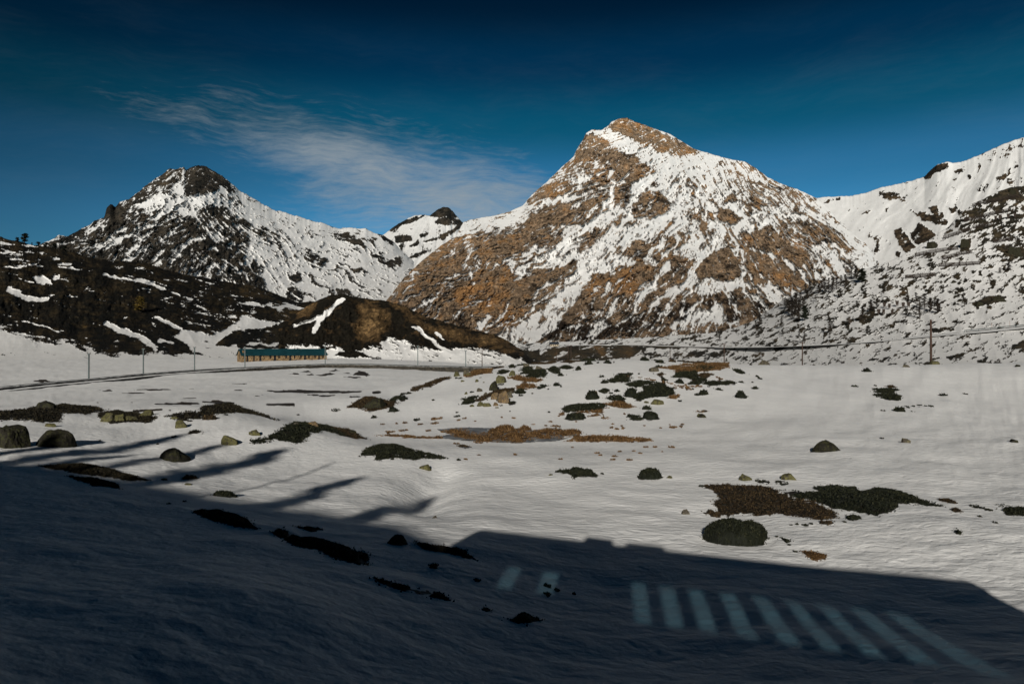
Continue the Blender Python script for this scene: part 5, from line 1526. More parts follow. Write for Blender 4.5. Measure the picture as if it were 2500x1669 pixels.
# frozen pool in the bog
def build_ice():
    m, t, p = new_mat('grey bog ice')
    co = t.n('ShaderNodeTexCoord').outputs['Object']
    nz = t.noise(co, 1.2, 5, 0.6)
    t.link(t.mix(t.smooth(nz, 0.35, 0.65), (0.07, 0.075, 0.08), (0.20, 0.205, 0.21)), p.inputs['Base Color'])
    p.inputs['Roughness'].default_value = 0.55
    for q, lab in ((([(690, 517), (800, 508), (900, 503), (1060, 510), (1100, 520), (1300, 522), (1440, 528), (1620, 545), (1480, 592), (1200, 606), (900, 592), (800, 582), (640, 574), (780, 548)]), 'frozen grey pool between the grass clumps of the bog'),
                   (([(830, 625), (880, 618), (915, 634), (860, 636)]), 'small frozen puddle below the left end of the bog')):
        poly = hits(ragged(g6(q), 2.0))
        xs, ys = [a[0] for a in poly], [a[1] for a in poly]
        st = 0.16
        X, Y = np.meshgrid(np.arange(min(xs), max(xs) + st, st), np.arange(min(ys), max(ys) + st, st))
        ins = in_poly(X, Y, poly)
        f = grid_faces(*X.shape)
        f = f[ins.ravel()[f].all(1)]
        if len(f) == 0:
            continue
        used = np.unique(f)
        rm = np.full(X.size, -1); rm[used] = np.arange(len(used))
        Z = G(X, Y) + 0.035
        me = np_mesh('ice', np.stack([X, Y, Z], 2).reshape(-1, 3)[used], rm[f], True)
        link('ice', me, m, label=lab, kind='structure')


build_ice()
build_ground()

# ------------------------------------------------------------------ far railway on its embankment
def at(px, py, Y):
    return Vector(((px - CX) / F * Y, Y, (CY - py) / F * Y))


M_ballast = mat_plain('dark ballast', (0.030, 0.029, 0.027), 0.9, 0.5, 1.2)


def mat_stone(name, c0, c1, scale, mortar=0.5):
    m, t, p = new_mat(name)
    co = t.n('ShaderNodeTexCoord').outputs['Object']
    vo = t.n('ShaderNodeTexVoronoi', inputs={'Vector': co, 'Scale': scale})
    ve = t.n('ShaderNodeTexVoronoi', feature='DISTANCE_TO_EDGE', inputs={'Vector': co, 'Scale': scale})
    k = t.n('ShaderNodeSeparateColor', inputs={0: vo.outputs['Color']}).outputs[0]
    c = t.mix(k, c0, c1)
    e = t.smooth(ve.outputs['Distance'], 0.02, 0.10)
    c = t.mix(e, t.mix(1.0, c, (mortar,) * 3, 'MULTIPLY'), c)
    t.link(c, p.inputs['Base Color'])
    p.inputs['Roughness'].default_value = 0.9
    p.inputs['Specular IOR Level'].default_value = 0.1
    b = t.n('ShaderNodeBump', inputs={'Height': e, 'Strength': 0.5, 'Distance': 0.06})
    t.link(b.outputs[0], p.inputs['Normal'])
    return m


M_drywall = mat_stone('dark retaining masonry', (0.024, 0.023, 0.020), (0.075, 0.066, 0.052), 1.6)
M_snowplain = mat_plain('packed snow', (0.72, 0.72, 0.71), 0.7, 0.04, 0.6)
RAILWAY = [(-420, 1003, 112), (-300, 989, 124), (-150, 971, 138), (0, 953, 155), (110, 941, 173), (217, 931, 191), (350, 917.5, 217), (475, 907.5, 244), (598, 899, 268), (700, 893.5, 288), (794, 890, 302), (860, 889.5, 303), (930, 891, 294), (1020, 894, 274), (1080, 895.5, 262), (1140, 896.5, 252), (1260, 898, 238), (1400, 900, 228)]


def smooth_path(pts, n):
    a = np.array(pts, float)
    s = np.concatenate([[0], np.cumsum(np.hypot(*np.diff(a[:, :2], axis=0).T))])
    t = np.linspace(0, s[-1], n)
    out = np.stack([np.interp(t, s, a[:, k]) for k in range(a.shape[1])], 1)
    ker = np.array([1, 2, 3, 2, 1]) / 9.0
    for k in range(a.shape[1]):
        q = np.pad(out[:, k], 2, mode='edge')
        out[:, k] = np.convolve(q, ker, 'valid')
    return out


def build_railway():
    P = smooth_path([tuple(at(*q)) for q in RAILWAY], 260)
    T = np.gradient(P[:, :2], axis=0)
    T /= np.linalg.norm(T, axis=1, keepdims=True)
    N = np.stack([-T[:, 1], T[:, 0]], 1)                  # away from the eye
    N *= np.sign((N * P[:, :2]).sum(1, keepdims=True))
    pxs = CX + F * P[:, 0] / P[:, 1]
    wall = smoothstep(pxs, 480, 640)[:, None]
    prof = [(-3.6, -0.8, -2.4), (-2.6, 0.0, 0.0), (-2.2, 0.12, 0.05), (-1.1, 0.18, 0.05), (-0.8, 0.62, 0.25), (1.9, 0.66, 0.30), (3.6, -1.2, -1.6)]
    rows = []
    for k, (o, z0, z1) in enumerate(prof):
        oo = o + (0.75 if k == 0 else 0.0) * wall[:, 0]
        jit = 0.12 * fbm(P[:, 0] / 3.0 + k * 9, P[:, 1] / 3.0, 3, 300 + k)
        z = P[:, 2] + z0 * (1 - wall[:, 0]) + z1 * wall[:, 0] + jit
        rows.append(np.stack([P[:, 0] + N[:, 0] * oo, P[:, 1] + N[:, 1] * oo, z], 1))
    V = np.stack(rows, 1).reshape(-1, 3)
    fc = grid_faces(len(P), len(prof))
    me = np_mesh('railway_embankment', V, fc, False)
    for m in (M_snowplain, M_ballast, M_drywall):
        me.materials.append(m)
    nseg = len(prof) - 1
    seg = np.tile(np.arange(nseg), len(P) - 1)
    row = np.repeat(np.arange(len(P) - 1), nseg)
    mi = np.where(seg == 0, np.where(wall[row, 0] > 0.5, 2, 1), np.where(seg == 3, 1, 0))
    me.polygons.foreach_set('material_index', mi.astype(np.int32))
    emb = link('railway_embankment', me, None, label='curving railway embankment with stone retaining wall in front of the barn', kind='structure')
    # two rails
    for o in (0.1, 1.1):
        mb = MB()
        pts = [(p[0] + n[0] * o, p[1] + n[1] * o, p[2] + 0.66 * (1 - w) + 0.34 * w) for p, n, w in zip(P[::4], N[::4], wall[::4, 0])]
        mb.tube(pts, 0.075, 4)
        link('rail', mb.mesh('rail'), M_steel, parent=emb)
    return P


RAILP = build_railway()


# ------------------------------------------------------------------ poles
def steel_mast(loc, h, label, arm=1.0):
    t = empty('catenary_mast', loc, label, 'mast', 'catenary masts along the railway')
    mb = MB()
    for sx in (-1, 1):
        mb.box((sx * 0.11 - 0.055, -0.13, -0.8), (sx * 0.11 + 0.055, 0.13, h))
    mb.box((-0.07, -0.02, -0.8), (0.07, 0.02, h - 0.02))
    link('mast_post', mb.mesh('mast_post'), M_steel, parent=t)
    mb = MB()
    mb.tube([(0, 0, h * 0.80), (0, -arm * 2.3, h * 0.86)], 0.05, 6)
    mb.tube([(0, 0, h * 0.97), (0, -arm * 1.9, h * 0.87)], 0.03, 6)
    link('bracket_arm', mb.mesh('bracket_arm'), M_steel, parent=t)
    for sx in (-1, 1):
        mb = MB()
        mb.tube([(sx * 0.42, 0, h - 0.15), (sx * 0.42, 0, h + 0.25)], [0.09, 0.05], 8)
        link('insulator', mb.mesh('insulator'), M_ceram, parent=t)
    mb = MB()
    mb.box((-0.55, -0.05, h - 0.28), (0.55, 0.05, h - 0.16))
    link('cross_arm', mb.mesh('cross_arm'), M_steel, parent=t)
    return t


for px, py, Y, top, lab in ((217, 929, 193.5, 862, 'leftmost steel mast along the railway'), (350, 916, 219.5, 850, 'second railway mast from the left'), (475, 906, 246.5, 847, 'third railway mast from the left, left of the barn'),
                            (598, 898, 270.5, 846, 'railway mast in front of the barn gable'), (794, 889, 305, 842, 'railway mast beside the right end of the barn'), (1020, 893, 277, 843, 'railway mast under the knoll, midway along the wall'), (1137, 895, 255, 855, 'rightmost railway mast where the wall meets the hillock')):
    b = at(px, py, Y)
    steel_mast(b, (py - top) / F * Y, lab)


def wood_pole(px, top, Y, base_z, label, arm=True, r=0.15):
    b = Vector(((px - CX) / F * Y, Y, base_z))
    h = (CY - top) / F * Y - base_z
    t = empty('wooden_pole', b, label, 'pole', 'wooden line poles')
    mb = MB()
    mb.tube([(0, 0, -0.6), (0, 0, h)], [r * 1.15, r * 0.85], 10)
    link('pole_shaft', mb.mesh('pole_shaft', True), M_pole, parent=t)
    if arm:
        mb = MB()
        mb.box((-0.7, -0.06, h - 0.42), (0.7, 0.06, h - 0.28))
        link('cross_arm', mb.mesh('cross_arm'), M_pole, parent=t)
        for sx in (-0.55, 0.0, 0.55):
            mb = MB()
            mb.tube([(sx, 0, h - 0.28), (sx, 0, h - 0.05)], [0.05, 0.035], 6)
            link('insulator', mb.mesh('insulator'), M_ceram, parent=t)
    return t


wood_pole(2273, 780, 123.5, float(G((2273 - CX) / F * 123.5, 123.5)), 'tall dark wooden pole on the right snow rim, biggest pole in view', False, 0.19)
wood_pole(1959, 834, 185, -6.4, 'wooden pole beyond the snow rim, next left of the tall one', True)
wood_pole(1768, 838, 235, -6.2, 'wooden pole with cross arm near the middle of the road', True)
wood_pole(1636, 851, 300, -7.4, 'small wooden pole above the crest, left of the cross-arm pole', False)
wood_pole(1394, 842, 430, -7.0, 'far thin pole right of the little house', True)
wood_pole(1387, 843, 420, -6.6, 'far thin pole between the little house and its neighbour pole', True)
wood_pole(1359, 852, 400, -6.4, 'far thin pole below the little house', False)
wood_pole(1177, 853, 262, -7.2, 'thin pole with crossbar just behind the hillock crown', True)

# ------------------------------------------------------------------ stone barn
M_barnstone = mat_stone('tan field stone', (0.090, 0.060, 0.032), (0.330, 0.225, 0.120), 1.7, 0.35)
M_tealroof = mat_plain('dark teal sheet roof', (0.006, 0.034, 0.042), 0.5, 0.18, 0.25)
M_void = mat_plain('dark barn interior', (0.010, 0.010, 0.012), 0.9, 0.2, 1.0)


def build_barn():
    L, W, HW, HR = 47.5, 11.0, 3.9, 3.2
    phi = R(34)
    c = at(590, 881, 374)
    z0 = min(c.z, float(G(c.x, c.y))) - 0.1
    b = empty('stone_barn', (c.x, c.y, z0), 'long low stone barn with teal sheet roof below the dark knoll', 'barn', rz=phi)
    # local x along the front, y into the barn, front at y = 0
    def u(X):
        return (X - 262) / 1484.0 * L
    doors = [(345, 372), (453, 481), (553, 592), (798, 842), (1068, 1106), (1328, 1368), (1588, 1622)]
    wins = [(728, 760), (876, 906), (998, 1030), (1148, 1178), (1262, 1292), (1404, 1436), (1518, 1548), (1664, 1694)]
    ops = sorted([(u(a), u(d), 0.0) for a, d in doors] + [(u(a), u(d), 1.9) for a, d in wins])
    mb = MB()
    x = 0.0
    for a, d, sill in ops:
        mb.box((x, 0, -0.6), (a, 0.7, HW))
        if sill:
            mb.box((a, 0.003, -0.6), (d, 0.697, sill))
        x = d
    mb.box((x, 0, -0.6), (L, 0.7, HW))
    mb.box((0.003, W - 0.7, -0.6), (L - 0.003, W, HW))
    for x0 in (0.0, L - 0.7):                             # gable ends
        prof = [(0.703, -0.6), (W - 0.703, -0.6), (W - 0.703, HW), (W / 2, HW + HR), (0.703, HW)]
        k = len(mb.v)
        mb.v += [(x0 + 0.004, y, z) for y, z in prof] + [(x0 + 0.696, y, z) for y, z in prof]
        n = len(prof)
        mb.f.append(tuple(k + i for i in range(n))); mb.f.append(tuple(k + n + i for i in range(n))[::-1])
        for i in range(n):
            j = (i + 1) % n
            mb.f.append((k + i, k + j, k + n + j, k + n + i))
    link('wall', mb.mesh('wall'), M_barnstone, parent=b)
    for a, d, sill in ops:
        mb = MB()
        mb.box((a + 0.02, 0.42, sill + 0.02), (d - 0.02, 0.5, HW - 0.02))
        o = link('window' if sill else 'door', mb.mesh('opening'), M_void, parent=b)
        mb = MB()
        if sill:
            mb.box(((a + d) / 2 - 0.05, 0.36, sill + 0.02), ((a + d) / 2 + 0.05, 0.42, HW - 0.02))
            link('mullion', mb.mesh('mullion'), M_wood, parent=o)
        else:
            mb.box((a + 0.02, 0.34, HW - 0.45), (d - 0.02, 0.42, HW - 0.25))
            link('lintel', mb.mesh('lintel'), M_wood, parent=o)
    for side in (0, 1):
        mb = MB()
        ov, th = 0.7, 0.16
        y0, y1 = (-ov, W / 2) if side == 0 else (W + ov, W / 2)
        z0_, z1 = HW - ov * HR / (W / 2) + 0.1, HW + HR + 0.1
        k = len(mb.v)
        for xx in (-0.5, L + 0.5):
            mb.v += [(xx, y0, z0_), (xx, y1, z1), (xx, y1, z1 + th), (xx, y0, z0_ + th)]
        mb.f += [(k, k + 1, k + 2, k + 3), (k + 7, k + 6, k + 5, k + 4), (k, k + 4, k + 5, k + 1), (k + 3, k + 2, k + 6, k + 7), (k, k + 3, k + 7, k + 4)]
        rf = link('roof', mb.mesh('roof'), M_tealroof, parent=b)
        if side == 0:
            mb = MB()
            for i in range(25):
                xx = -0.4 + i * (L + 0.8) / 24
                mb.v += [(xx, y0, z0_ + th), (xx + 0.12, y0, z0_ + th), (xx + 0.12, y1, z1 + th), (xx, y1, z1 + th), (xx, y0, z0_ + th + 0.1), (xx + 0.12, y0, z0_ + th + 0.1), (xx + 0.12, y1, z1 + th + 0.1), (xx, y1, z1 + th + 0.1)]
                q = len(mb.v) - 8
                mb.f += [(q + 4, q + 5, q + 6, q + 7), (q, q + 1, q + 5, q + 4), (q + 1, q + 2, q + 6, q + 5), (q + 3, q, q + 4, q + 7)]
            link('roof_seams', mb.mesh('roof_seams'), M_tealroof, parent=rf)
    mb = MB()
    mb.box((0.9, 1.5, HW + 0.4), (2.0, 2.6, HW + 2.3))
    mb.box((0.8, 1.4, HW + 2.3), (2.1, 2.7, HW + 2.45))
    link('chimney', mb.mesh('chimney'), M_barnstone, parent=b)
    mb = MB()
    mb.box((-0.04, W / 2 - 0.35, 1.6), (-0.006, W / 2 + 0.35, 4.6))
    link('gable_slit', mb.mesh('gable_slit'), M_void, parent=b)


build_barn()


def build_house():
    p = on_slope('stony_slope', 1354, 845.5)
    k = p.y / F
    w, hw, hr, dp = 20 * k, 5.5 * k, 5 * k, 5.0
    h = empty('small_house', (p.x, p.y, p.z), 'tiny far house with dark blue roof beside the road under the main peak', 'house', rz=R(6))
    mb = MB().box((-w / 2, 0, -1.5), (w / 2, dp, hw))
    link('wall', mb.mesh('wall'), mat_plain('pale plaster', (0.32, 0.27, 0.20), 0.9, 0.15, 1.0), parent=h)
    mb = MB()
    mb.poly_prism([(-w / 2 - 0.5, hw), (w / 2 + 0.5, hw), (w / 2 + 0.5, hw + 0.2), (-w / 2 - 0.5, hw + 0.2)], -0.5, dp + 0.5)
    mb2 = MB()
    mb2.v = [(-w / 2 - 0.5, -0.5, hw), (w / 2 + 0.5, -0.5, hw), (w / 2 + 0.5, dp / 2, hw + hr), (-w / 2 - 0.5, dp / 2, hw + hr), (w / 2 + 0.5, dp + 0.5, hw), (-w / 2 - 0.5, dp + 0.5, hw)]
    mb2.f = [(0, 1, 2, 3), (3, 2, 4, 5), (0, 3, 5), (1, 4, 2), (0, 5, 4, 1)]
    rf = link('roof', mb2.mesh('roof'), mat_plain('dark blue slate', (0.012, 0.020, 0.034), 0.6, 0.2, 1.0), parent=h)
    mb = MB().box((w * 0.3, dp * 0.4, hw), (w * 0.3 + 1.2, dp * 0.4 + 1.2, hw + hr + 1.0))
    link('chimney', mb.mesh('chimney'), M_wood, parent=rf)
    for i in range(4):
        x = -w * 0.38 + i * w * 0.25
        mb = MB().box((x - 0.45, -0.04, hw * 0.35), (x + 0.45, -0.004, hw * 0.8))
        link('window', mb.mesh('window'), M_void, parent=h)


build_house()


def fence(pts, label, layer=None, h=1.3):
    ps = []
    for px, py in pts:
        if layer:
            ps.append(on_slope(layer, px, py))
        else:
            c = hit(px, py)
            if c:
                ps.append(Vector((c[0], c[1], float(G(*c)))))
    if not ps:
        return
    f = empty('pasture_fence', ps[0], label, 'fence', 'pasture fences round the barn')
    for p in ps:
        q = p - ps[0]
        mb = MB().tube([(q.x, q.y, q.z - 0.3), (q.x + random.uniform(-.1, .1), q.y, q.z + h)], [0.12, 0.10], 6)
        link('fence_post', mb.mesh('fence_post'), M_wood, parent=f)


fence(c8([(205, 85), (350, 82), (485, 72), (615, 78)]), 'fence posts on the slope above the left part of the barn', 'heath_hill')
fence(c8([(1360, 185), (1475, 205), (1590, 222), (1705, 240)]), 'fence posts above the right part of the barn roof', 'rocky_knoll')
fence(c8([(1975, 462), (2065, 456), (2150, 446), (2235, 430), (2330, 415)]), 'fence posts in the snow right of the barn', 'rocky_knoll')
fence(c8([(45, 330), (78, 352), (112, 385)]), 'short fence running down to the left barn gable', 'heath_hill')


# ------------------------------------------------------------------ road on the right slope
ROAD = [(1270, 846), (1400, 843), (1500, 842), (1560, 843), (1640, 846), (1720, 847.5), (1800, 848), (1900, 847), (1960, 845), (2060, 841), (2136, 835), (2215, 825), (2270, 819), (2353, 812), (2400, 807), (2450, 802), (2500, 797), (2600, 788), (2750, 776)]


def build_road():
    P = np.array([tuple(on_slope('stony_slope', *q)) for q in ROAD])
    P = smooth_path(P, 150)
    Pl = P.copy()
    for _ in range(8):
        Pl[1:-1] = (Pl[:-2] + Pl[1:-1] * 2 + Pl[2:]) / 4
    T = np.gradient(Pl[:, :2], axis=0); T /= np.linalg.norm(T, axis=1, keepdims=True)
    N = np.stack([-T[:, 1], T[:, 0]], 1)
    N *= np.sign((N * Pl[:, :2]).sum(1, keepdims=True))
    pxs = CX + F * Pl[:, 0] / Pl[:, 1]
    hw = 0.12 + 1.0 * smoothstep(pxs, 1480, 1560) * (1 - smoothstep(pxs, 1700, 1760))
    rows = []
    for k, (o, z) in enumerate(((-3.4, -2.2), (-2.9, 0.10), (-2.5, 0.15), (1.0, 0.22), (4.5, 0.6))):
        zz = Pl[:, 2] + (z if k else -hw * 1.8)
        if k == 0:
            o = np.where((pxs > 1760) | (pxs < 1480), -7.0, -3.4)
        rows.append(np.stack([Pl[:, 0] + N[:, 0] * o, Pl[:, 1] + N[:, 1] * o, zz], 1))
    me = np_mesh('road', np.stack(rows, 1).reshape(-1, 3), grid_faces(len(P), 5), False)
    for m in (M_snowplain, M_drywall, mat_plain('wet asphalt', (0.11, 0.098, 0.085), 0.6, 0.2, 0.5)):
        me.materials.append(m)
    seg = np.tile(np.arange(4), len(P) - 1)
    row = np.repeat(np.arange(len(P) - 1), 4)
    pr = pxs[row]
    mi = np.where(seg == 2, 2, np.where((seg == 0) & (pr > 1490) & (pr < 1760), 1, 0))
    me.polygons.foreach_set('material_index', mi.astype(np.int32))
    link('road', me, None, label='pass road on a low wall crossing the foot of the right slope', kind='structure')
    # guard rail
    sel = [i for i in range(len(P)) if pxs[i] > 2325]
    g = empty('guard_rail', Pl[sel[0]], 'thin steel guard rail along the road at the right edge', 'guard rail')
    base = Vector(Pl[sel[0]])
    pts = [Vector((Pl[i, 0] - N[i, 0] * 2.6, Pl[i, 1] - N[i, 1] * 2.6, Pl[i, 2] + 0.95)) - base for i in sel]
    mb = MB().tube(pts, 0.16, 4)
    link('beam', mb.mesh('beam'), M_steel, parent=g)
    for p in pts[::2]:
        mb = MB().box((p.x - 0.06, p.y - 0.06, p.z - 0.9), (p.x + 0.06, p.y + 0.06, p.z + 0.05))
        link('post', mb.mesh('post'), M_steel, parent=g)
    for px, lab in ((2432, 'thin snow stake by the road, left one of two'), (2472, 'thin snow stake by the road, right one of two')):
        i = int(np.argmin(abs(pxs - px)))
        b = Vector((Pl[i, 0] + N[i, 0] * 2.2, Pl[i, 1] + N[i, 1] * 2.2, Pl[i, 2] + 0.4))
        st = empty('snow_stake', b, lab, 'stake', 'snow stakes by the road')
        link('stake_rod', MB().tube([(0, 0, -0.2), (0, 0, 2.2)], 0.045, 6).mesh('stake_rod'), mat_plain('orange stake', (0.22, 0.07, 0.02), 0.6, 0.1, 2.0) if px == 2432 else bpy.data.materials['orange stake'], parent=st)
        link('stake_cap', MB().tube([(0, 0, 2.2), (0, 0, 2.5)], 0.06, 6).mesh('stake_cap'), M_wood, parent=st)


build_road()


# ------------------------------------------------------------------ avalanche barriers and wind baffles
def barrier(a, b, label):
    A, B = on_slope('stony_slope', *a), on_slope('stony_slope', *b)
    d = Vector((B.x - A.x, B.y - A.y, 0))
    L = math.hypot(d.length, 0)
    n = max(3, int(L / 4.5))
    t = empty('avalanche_barrier', A, label, 'barrier', 'avalanche barriers on the right slope')
    H = 9.0 / F * A.y
    side = Vector((d.y, -d.x, 0)).normalized()
    if side.y > 0:
        side = -side
    mp, mg = MB(), MB()
    pts = []
    for i in range(n + 1):
        f = i / n
        px, py = a[0] + (b[0] - a[0]) * f, a[1] + (b[1] - a[1]) * f
        q = on_slope('stony_slope', px, py) - A
        pts.append(q)
    for i in range(1, n):
        pts[i] = (pts[i - 1] + pts[i] + pts[i + 1]) / 3
    for q in pts:
        foot = q + Vector((0, 0, -0.6))
        top = q + Vector((0, 0, H)) - side * 0.35 * H
        mp.tube([foot, top], 0.16, 6)
        mp.tube([q + side * 0.75 * H + Vector((0, 0, -0.6)), q + Vector((0, 0, H * 0.75)) - side * 0.26 * H], 0.13, 6)
    for k in range(6):
        f = 0.10 + 0.88 * k / 5
        mg.tube([q + Vector((0, 0, H * f)) - side * 0.35 * H * f + side * 0.12 + Vector((0, 0, random.uniform(-.04, .04))) for q in pts], 0.17, 5)
    link('post_row', mp.mesh('post_row'), M_wood, parent=t, kind='stuff')
    link('log_grate', mg.mesh('log_grate'), M_wood, parent=t, kind='stuff')


for a, b, l in (((2212, 680), (2285, 674), 'lowest and leftmost long avalanche barrier, standing alone'), ((2294, 651), (2342, 649), 'left half of the second avalanche row from below'), ((2344, 649), (2394, 646), 'right half of the second avalanche row from below'),
                ((2305, 634), (2336, 626), 'short tilted barrier just above the second avalanche row, left one'), ((2338, 624), (2374, 618), 'short tilted barrier just above the second avalanche row, right one'), ((2236, 627), (2266, 620), 'short barrier at the slope edge, left of the big boulder row'),
                ((2269, 619), (2340, 609), 'long barrier ending left of the big slope boulder'), ((2305, 583), (2343, 572), 'barrier above the big slope boulder, left one'), ((2345, 570), (2372, 563), 'barrier above the big slope boulder, right one'),
                ((2379, 558), (2424, 550), 'barrier right of the pair above the slope boulder'), ((2358, 542), (2421, 526), 'long barrier in the third row from the top'), ((2423, 525), (2466, 517), 'right end barrier of the third row from the top'),
                ((2379, 505), (2405, 495), 'short barrier near the slope skyline'), ((2405, 498), (2490, 481), 'topmost long barrier near the slope skyline'), ((2429, 593), (2471, 587), 'barrier alone at the right, midway up the slope')):
    barrier(a, b, l)


def baffle(px, py, w, h, label):
    p = on_slope('stony_slope', px, py)
    k = p.y / F
    t = empty('wind_baffle', p, label, 'baffle', 'wind baffles on the right slope', rz=random.uniform(-0.3, 0.3))
    W, H = w * k, h * k
    mb = MB()
    v0 = len(mb.v)
    for y in (-0.08, 0.08):
        mb.v += [(-W * 0.33, y, H * 0.25), (W * 0.33, y, H * 0.25), (W * 0.5, y, H), (-W * 0.5, y, H)]
    mb.f += [(0, 1, 2, 3), (7, 6, 5, 4), (0, 4, 5, 1), (1, 5, 6, 2), (2, 6, 7, 3), (3, 7, 4, 0)]
    link('board', mb.mesh('board'), M_wood, parent=t)
    for sx in (-1, 1):
        link('post', MB().box((sx * W * 0.25 - 0.1, 0.082, -0.8), (sx * W * 0.25 + 0.1, 0.25, H * 0.9)).mesh('post'), M_wood, parent=t)


for i, (px, py) in enumerate(((2160, 752), (2172, 755), (2191, 748), (2206, 752), (2219, 751), (2146, 768), (2158, 768), (2179, 770), (2075, 792), (2433, 540), (2444, 537), (2464, 535), (2480, 533))):
    o = ['first', 'second', 'third', 'fourth', 'fifth', 'first', 'second', 'third', '', 'first', 'second', 'third', 'fourth'][i]
    lab = ('%s dark wind baffle from the left in the upper row by the larches' % o) if i < 5 else ('%s dark wind baffle from the left in the lower row by the larches' % o) if i < 8 else 'lone dark wind baffle low on the speckled slope' if i == 8 else '%s wind baffle from the left among the top barriers' % o
    baffle(px, py, 8.5, 14, lab)

for px, py, w, h, lab in ((2360, 602, 27, 26, 'big dark boulder high on the right slope between barriers'), (2278, 604, 26, 18, 'dark boulder on the slope skyline left of the barriers'), (2483, 622, 40, 26, 'wide dark boulder at the right edge of the barrier slope'), (2438, 733, 34, 14, 'flat dark boulder low on the right slope'),
                          (2390, 745, 22, 12, 'dark boulder right of the lower larch on the slope'), (2050, 714, 13, 8, 'small dark boulder among the slope larches'), (2330, 690, 14, 9, 'small boulder below the second avalanche row'), (2472, 470, 22, 14, 'dark crag boulder on the slope skyline at the right')):
    p = on_slope('stony_slope', px, py)
    k = p.y / F
    _RS[0] += 7
    link('boulder', rock_mesh('boulder', w * k, w * k * 0.8, h * k, _RS[0]), M_rock['D'], label=lab, cat='boulder', group='boulders on the right slope', loc=p - Vector((0, 0, 0.2 * h * k)))


# ------------------------------------------------------------------ trees
def tree_meshes(seed, dense=0.0, rnd=False):
    """unit-height larch: trunk with limbs, and a loose crown of twigs"""
    rg = random.Random(seed)
    mb = MB()
    lean = rg.uniform(-0.03, 0.03)
    tr = [(lean * z * z, rg.uniform(-.006, .006), z) for z in (-0.04, 0.15, 0.35, 0.55, 0.75, 0.98)]
    mb.tube(tr, [0.020, 0.016, 0.013, 0.010, 0.006, 0.002], 6)
    tv = []
    nb = 34
    for i in range(nb):
        z = 0.12 + 0.84 * (i + rg.random()) / nb
        a = rg.uniform(0, 2 * math.pi)
        if rnd:
            ln = 0.17 * math.sin(math.pi * min(1, max(0, (z - 0.05) / 1.0))) ** 0.6 * rg.uniform(0.6, 1.15)
        else:
            ln = (0.20 * (1 - z) ** 0.75 + 0.025) * rg.uniform(0.55, 1.2)
        droop = rg.uniform(-0.25, 0.20)
        p0 = Vector((lean * z * z, 0, z))
        d = Vector((math.cos(a), math.sin(a), droop))
        p1 = p0 + d * ln * 0.6
        p2 = p0 + d * ln + Vector((0, 0, 0.25 * ln))
        mb.tube([p0, p1, p2], [0.0055, 0.0035, 0.0012], 3, False)
        nt = int(14 + dense * 26)
        for k in range(nt):
            f = rg.uniform(0.15, 1.0)
            q = p0 + (p2 - p0) * f + Vector((rg.gauss(0, 1), rg.gauss(0, 1), rg.gauss(0, 1))) * 0.010
            w = Vector((rg.gauss(0, 1), rg.gauss(0, 1), rg.gauss(0, 0.6))).normalized()
            s = rg.uniform(0.022, 0.055) * (1 + 0.3 * dense)
            n = w.cross(Vector((rg.gauss(0, 1), rg.gauss(0, 1), rg.gauss(0, 1)))).normalized()
            tv.append((q - n * s * 0.20 * (1 + dense), q + n * s * 0.20 * (1 + dense), q + w * s))
    V = np.array([tuple(p) for t3 in tv for p in t3])
    crown = np_mesh('crown', V, np.arange(len(V)).reshape(-1, 3), False)
    trunk = mb.mesh('trunk')
    return trunk, crown


TREE_KIND = {}
for k, (seed, dense, mat) in {'a': (1, 0.25, M_twig), 'b': (2, 0.5, M_twig), 'c': (3, 0.9, M_twig), 'd': (4, 1.6, M_needle), 'g': (5, 1.1, M_gold), 'e': (6, 1.3, M_needle)}.items():
    tm, cm = tree_meshes(seed, dense, k == 'e')
    tm.materials.append(M_bark)
    cm.materials.append(mat)
    TREE_KIND[k] = (tm, cm)


def tree(p, h, kind, label, group, name='larch_tree', spread=1.0):
    t = empty(name, p, label, 'tree', group, rz=random.uniform(0, 6.28))
    t.scale = (h * spread, h * spread, h)
    for part, me in zip(('trunk', 'crown'), TREE_KIND[kind]):
        o = bpy.data.objects.new(part, me)
        COL.objects.link(o)
        o.parent = t
    return t


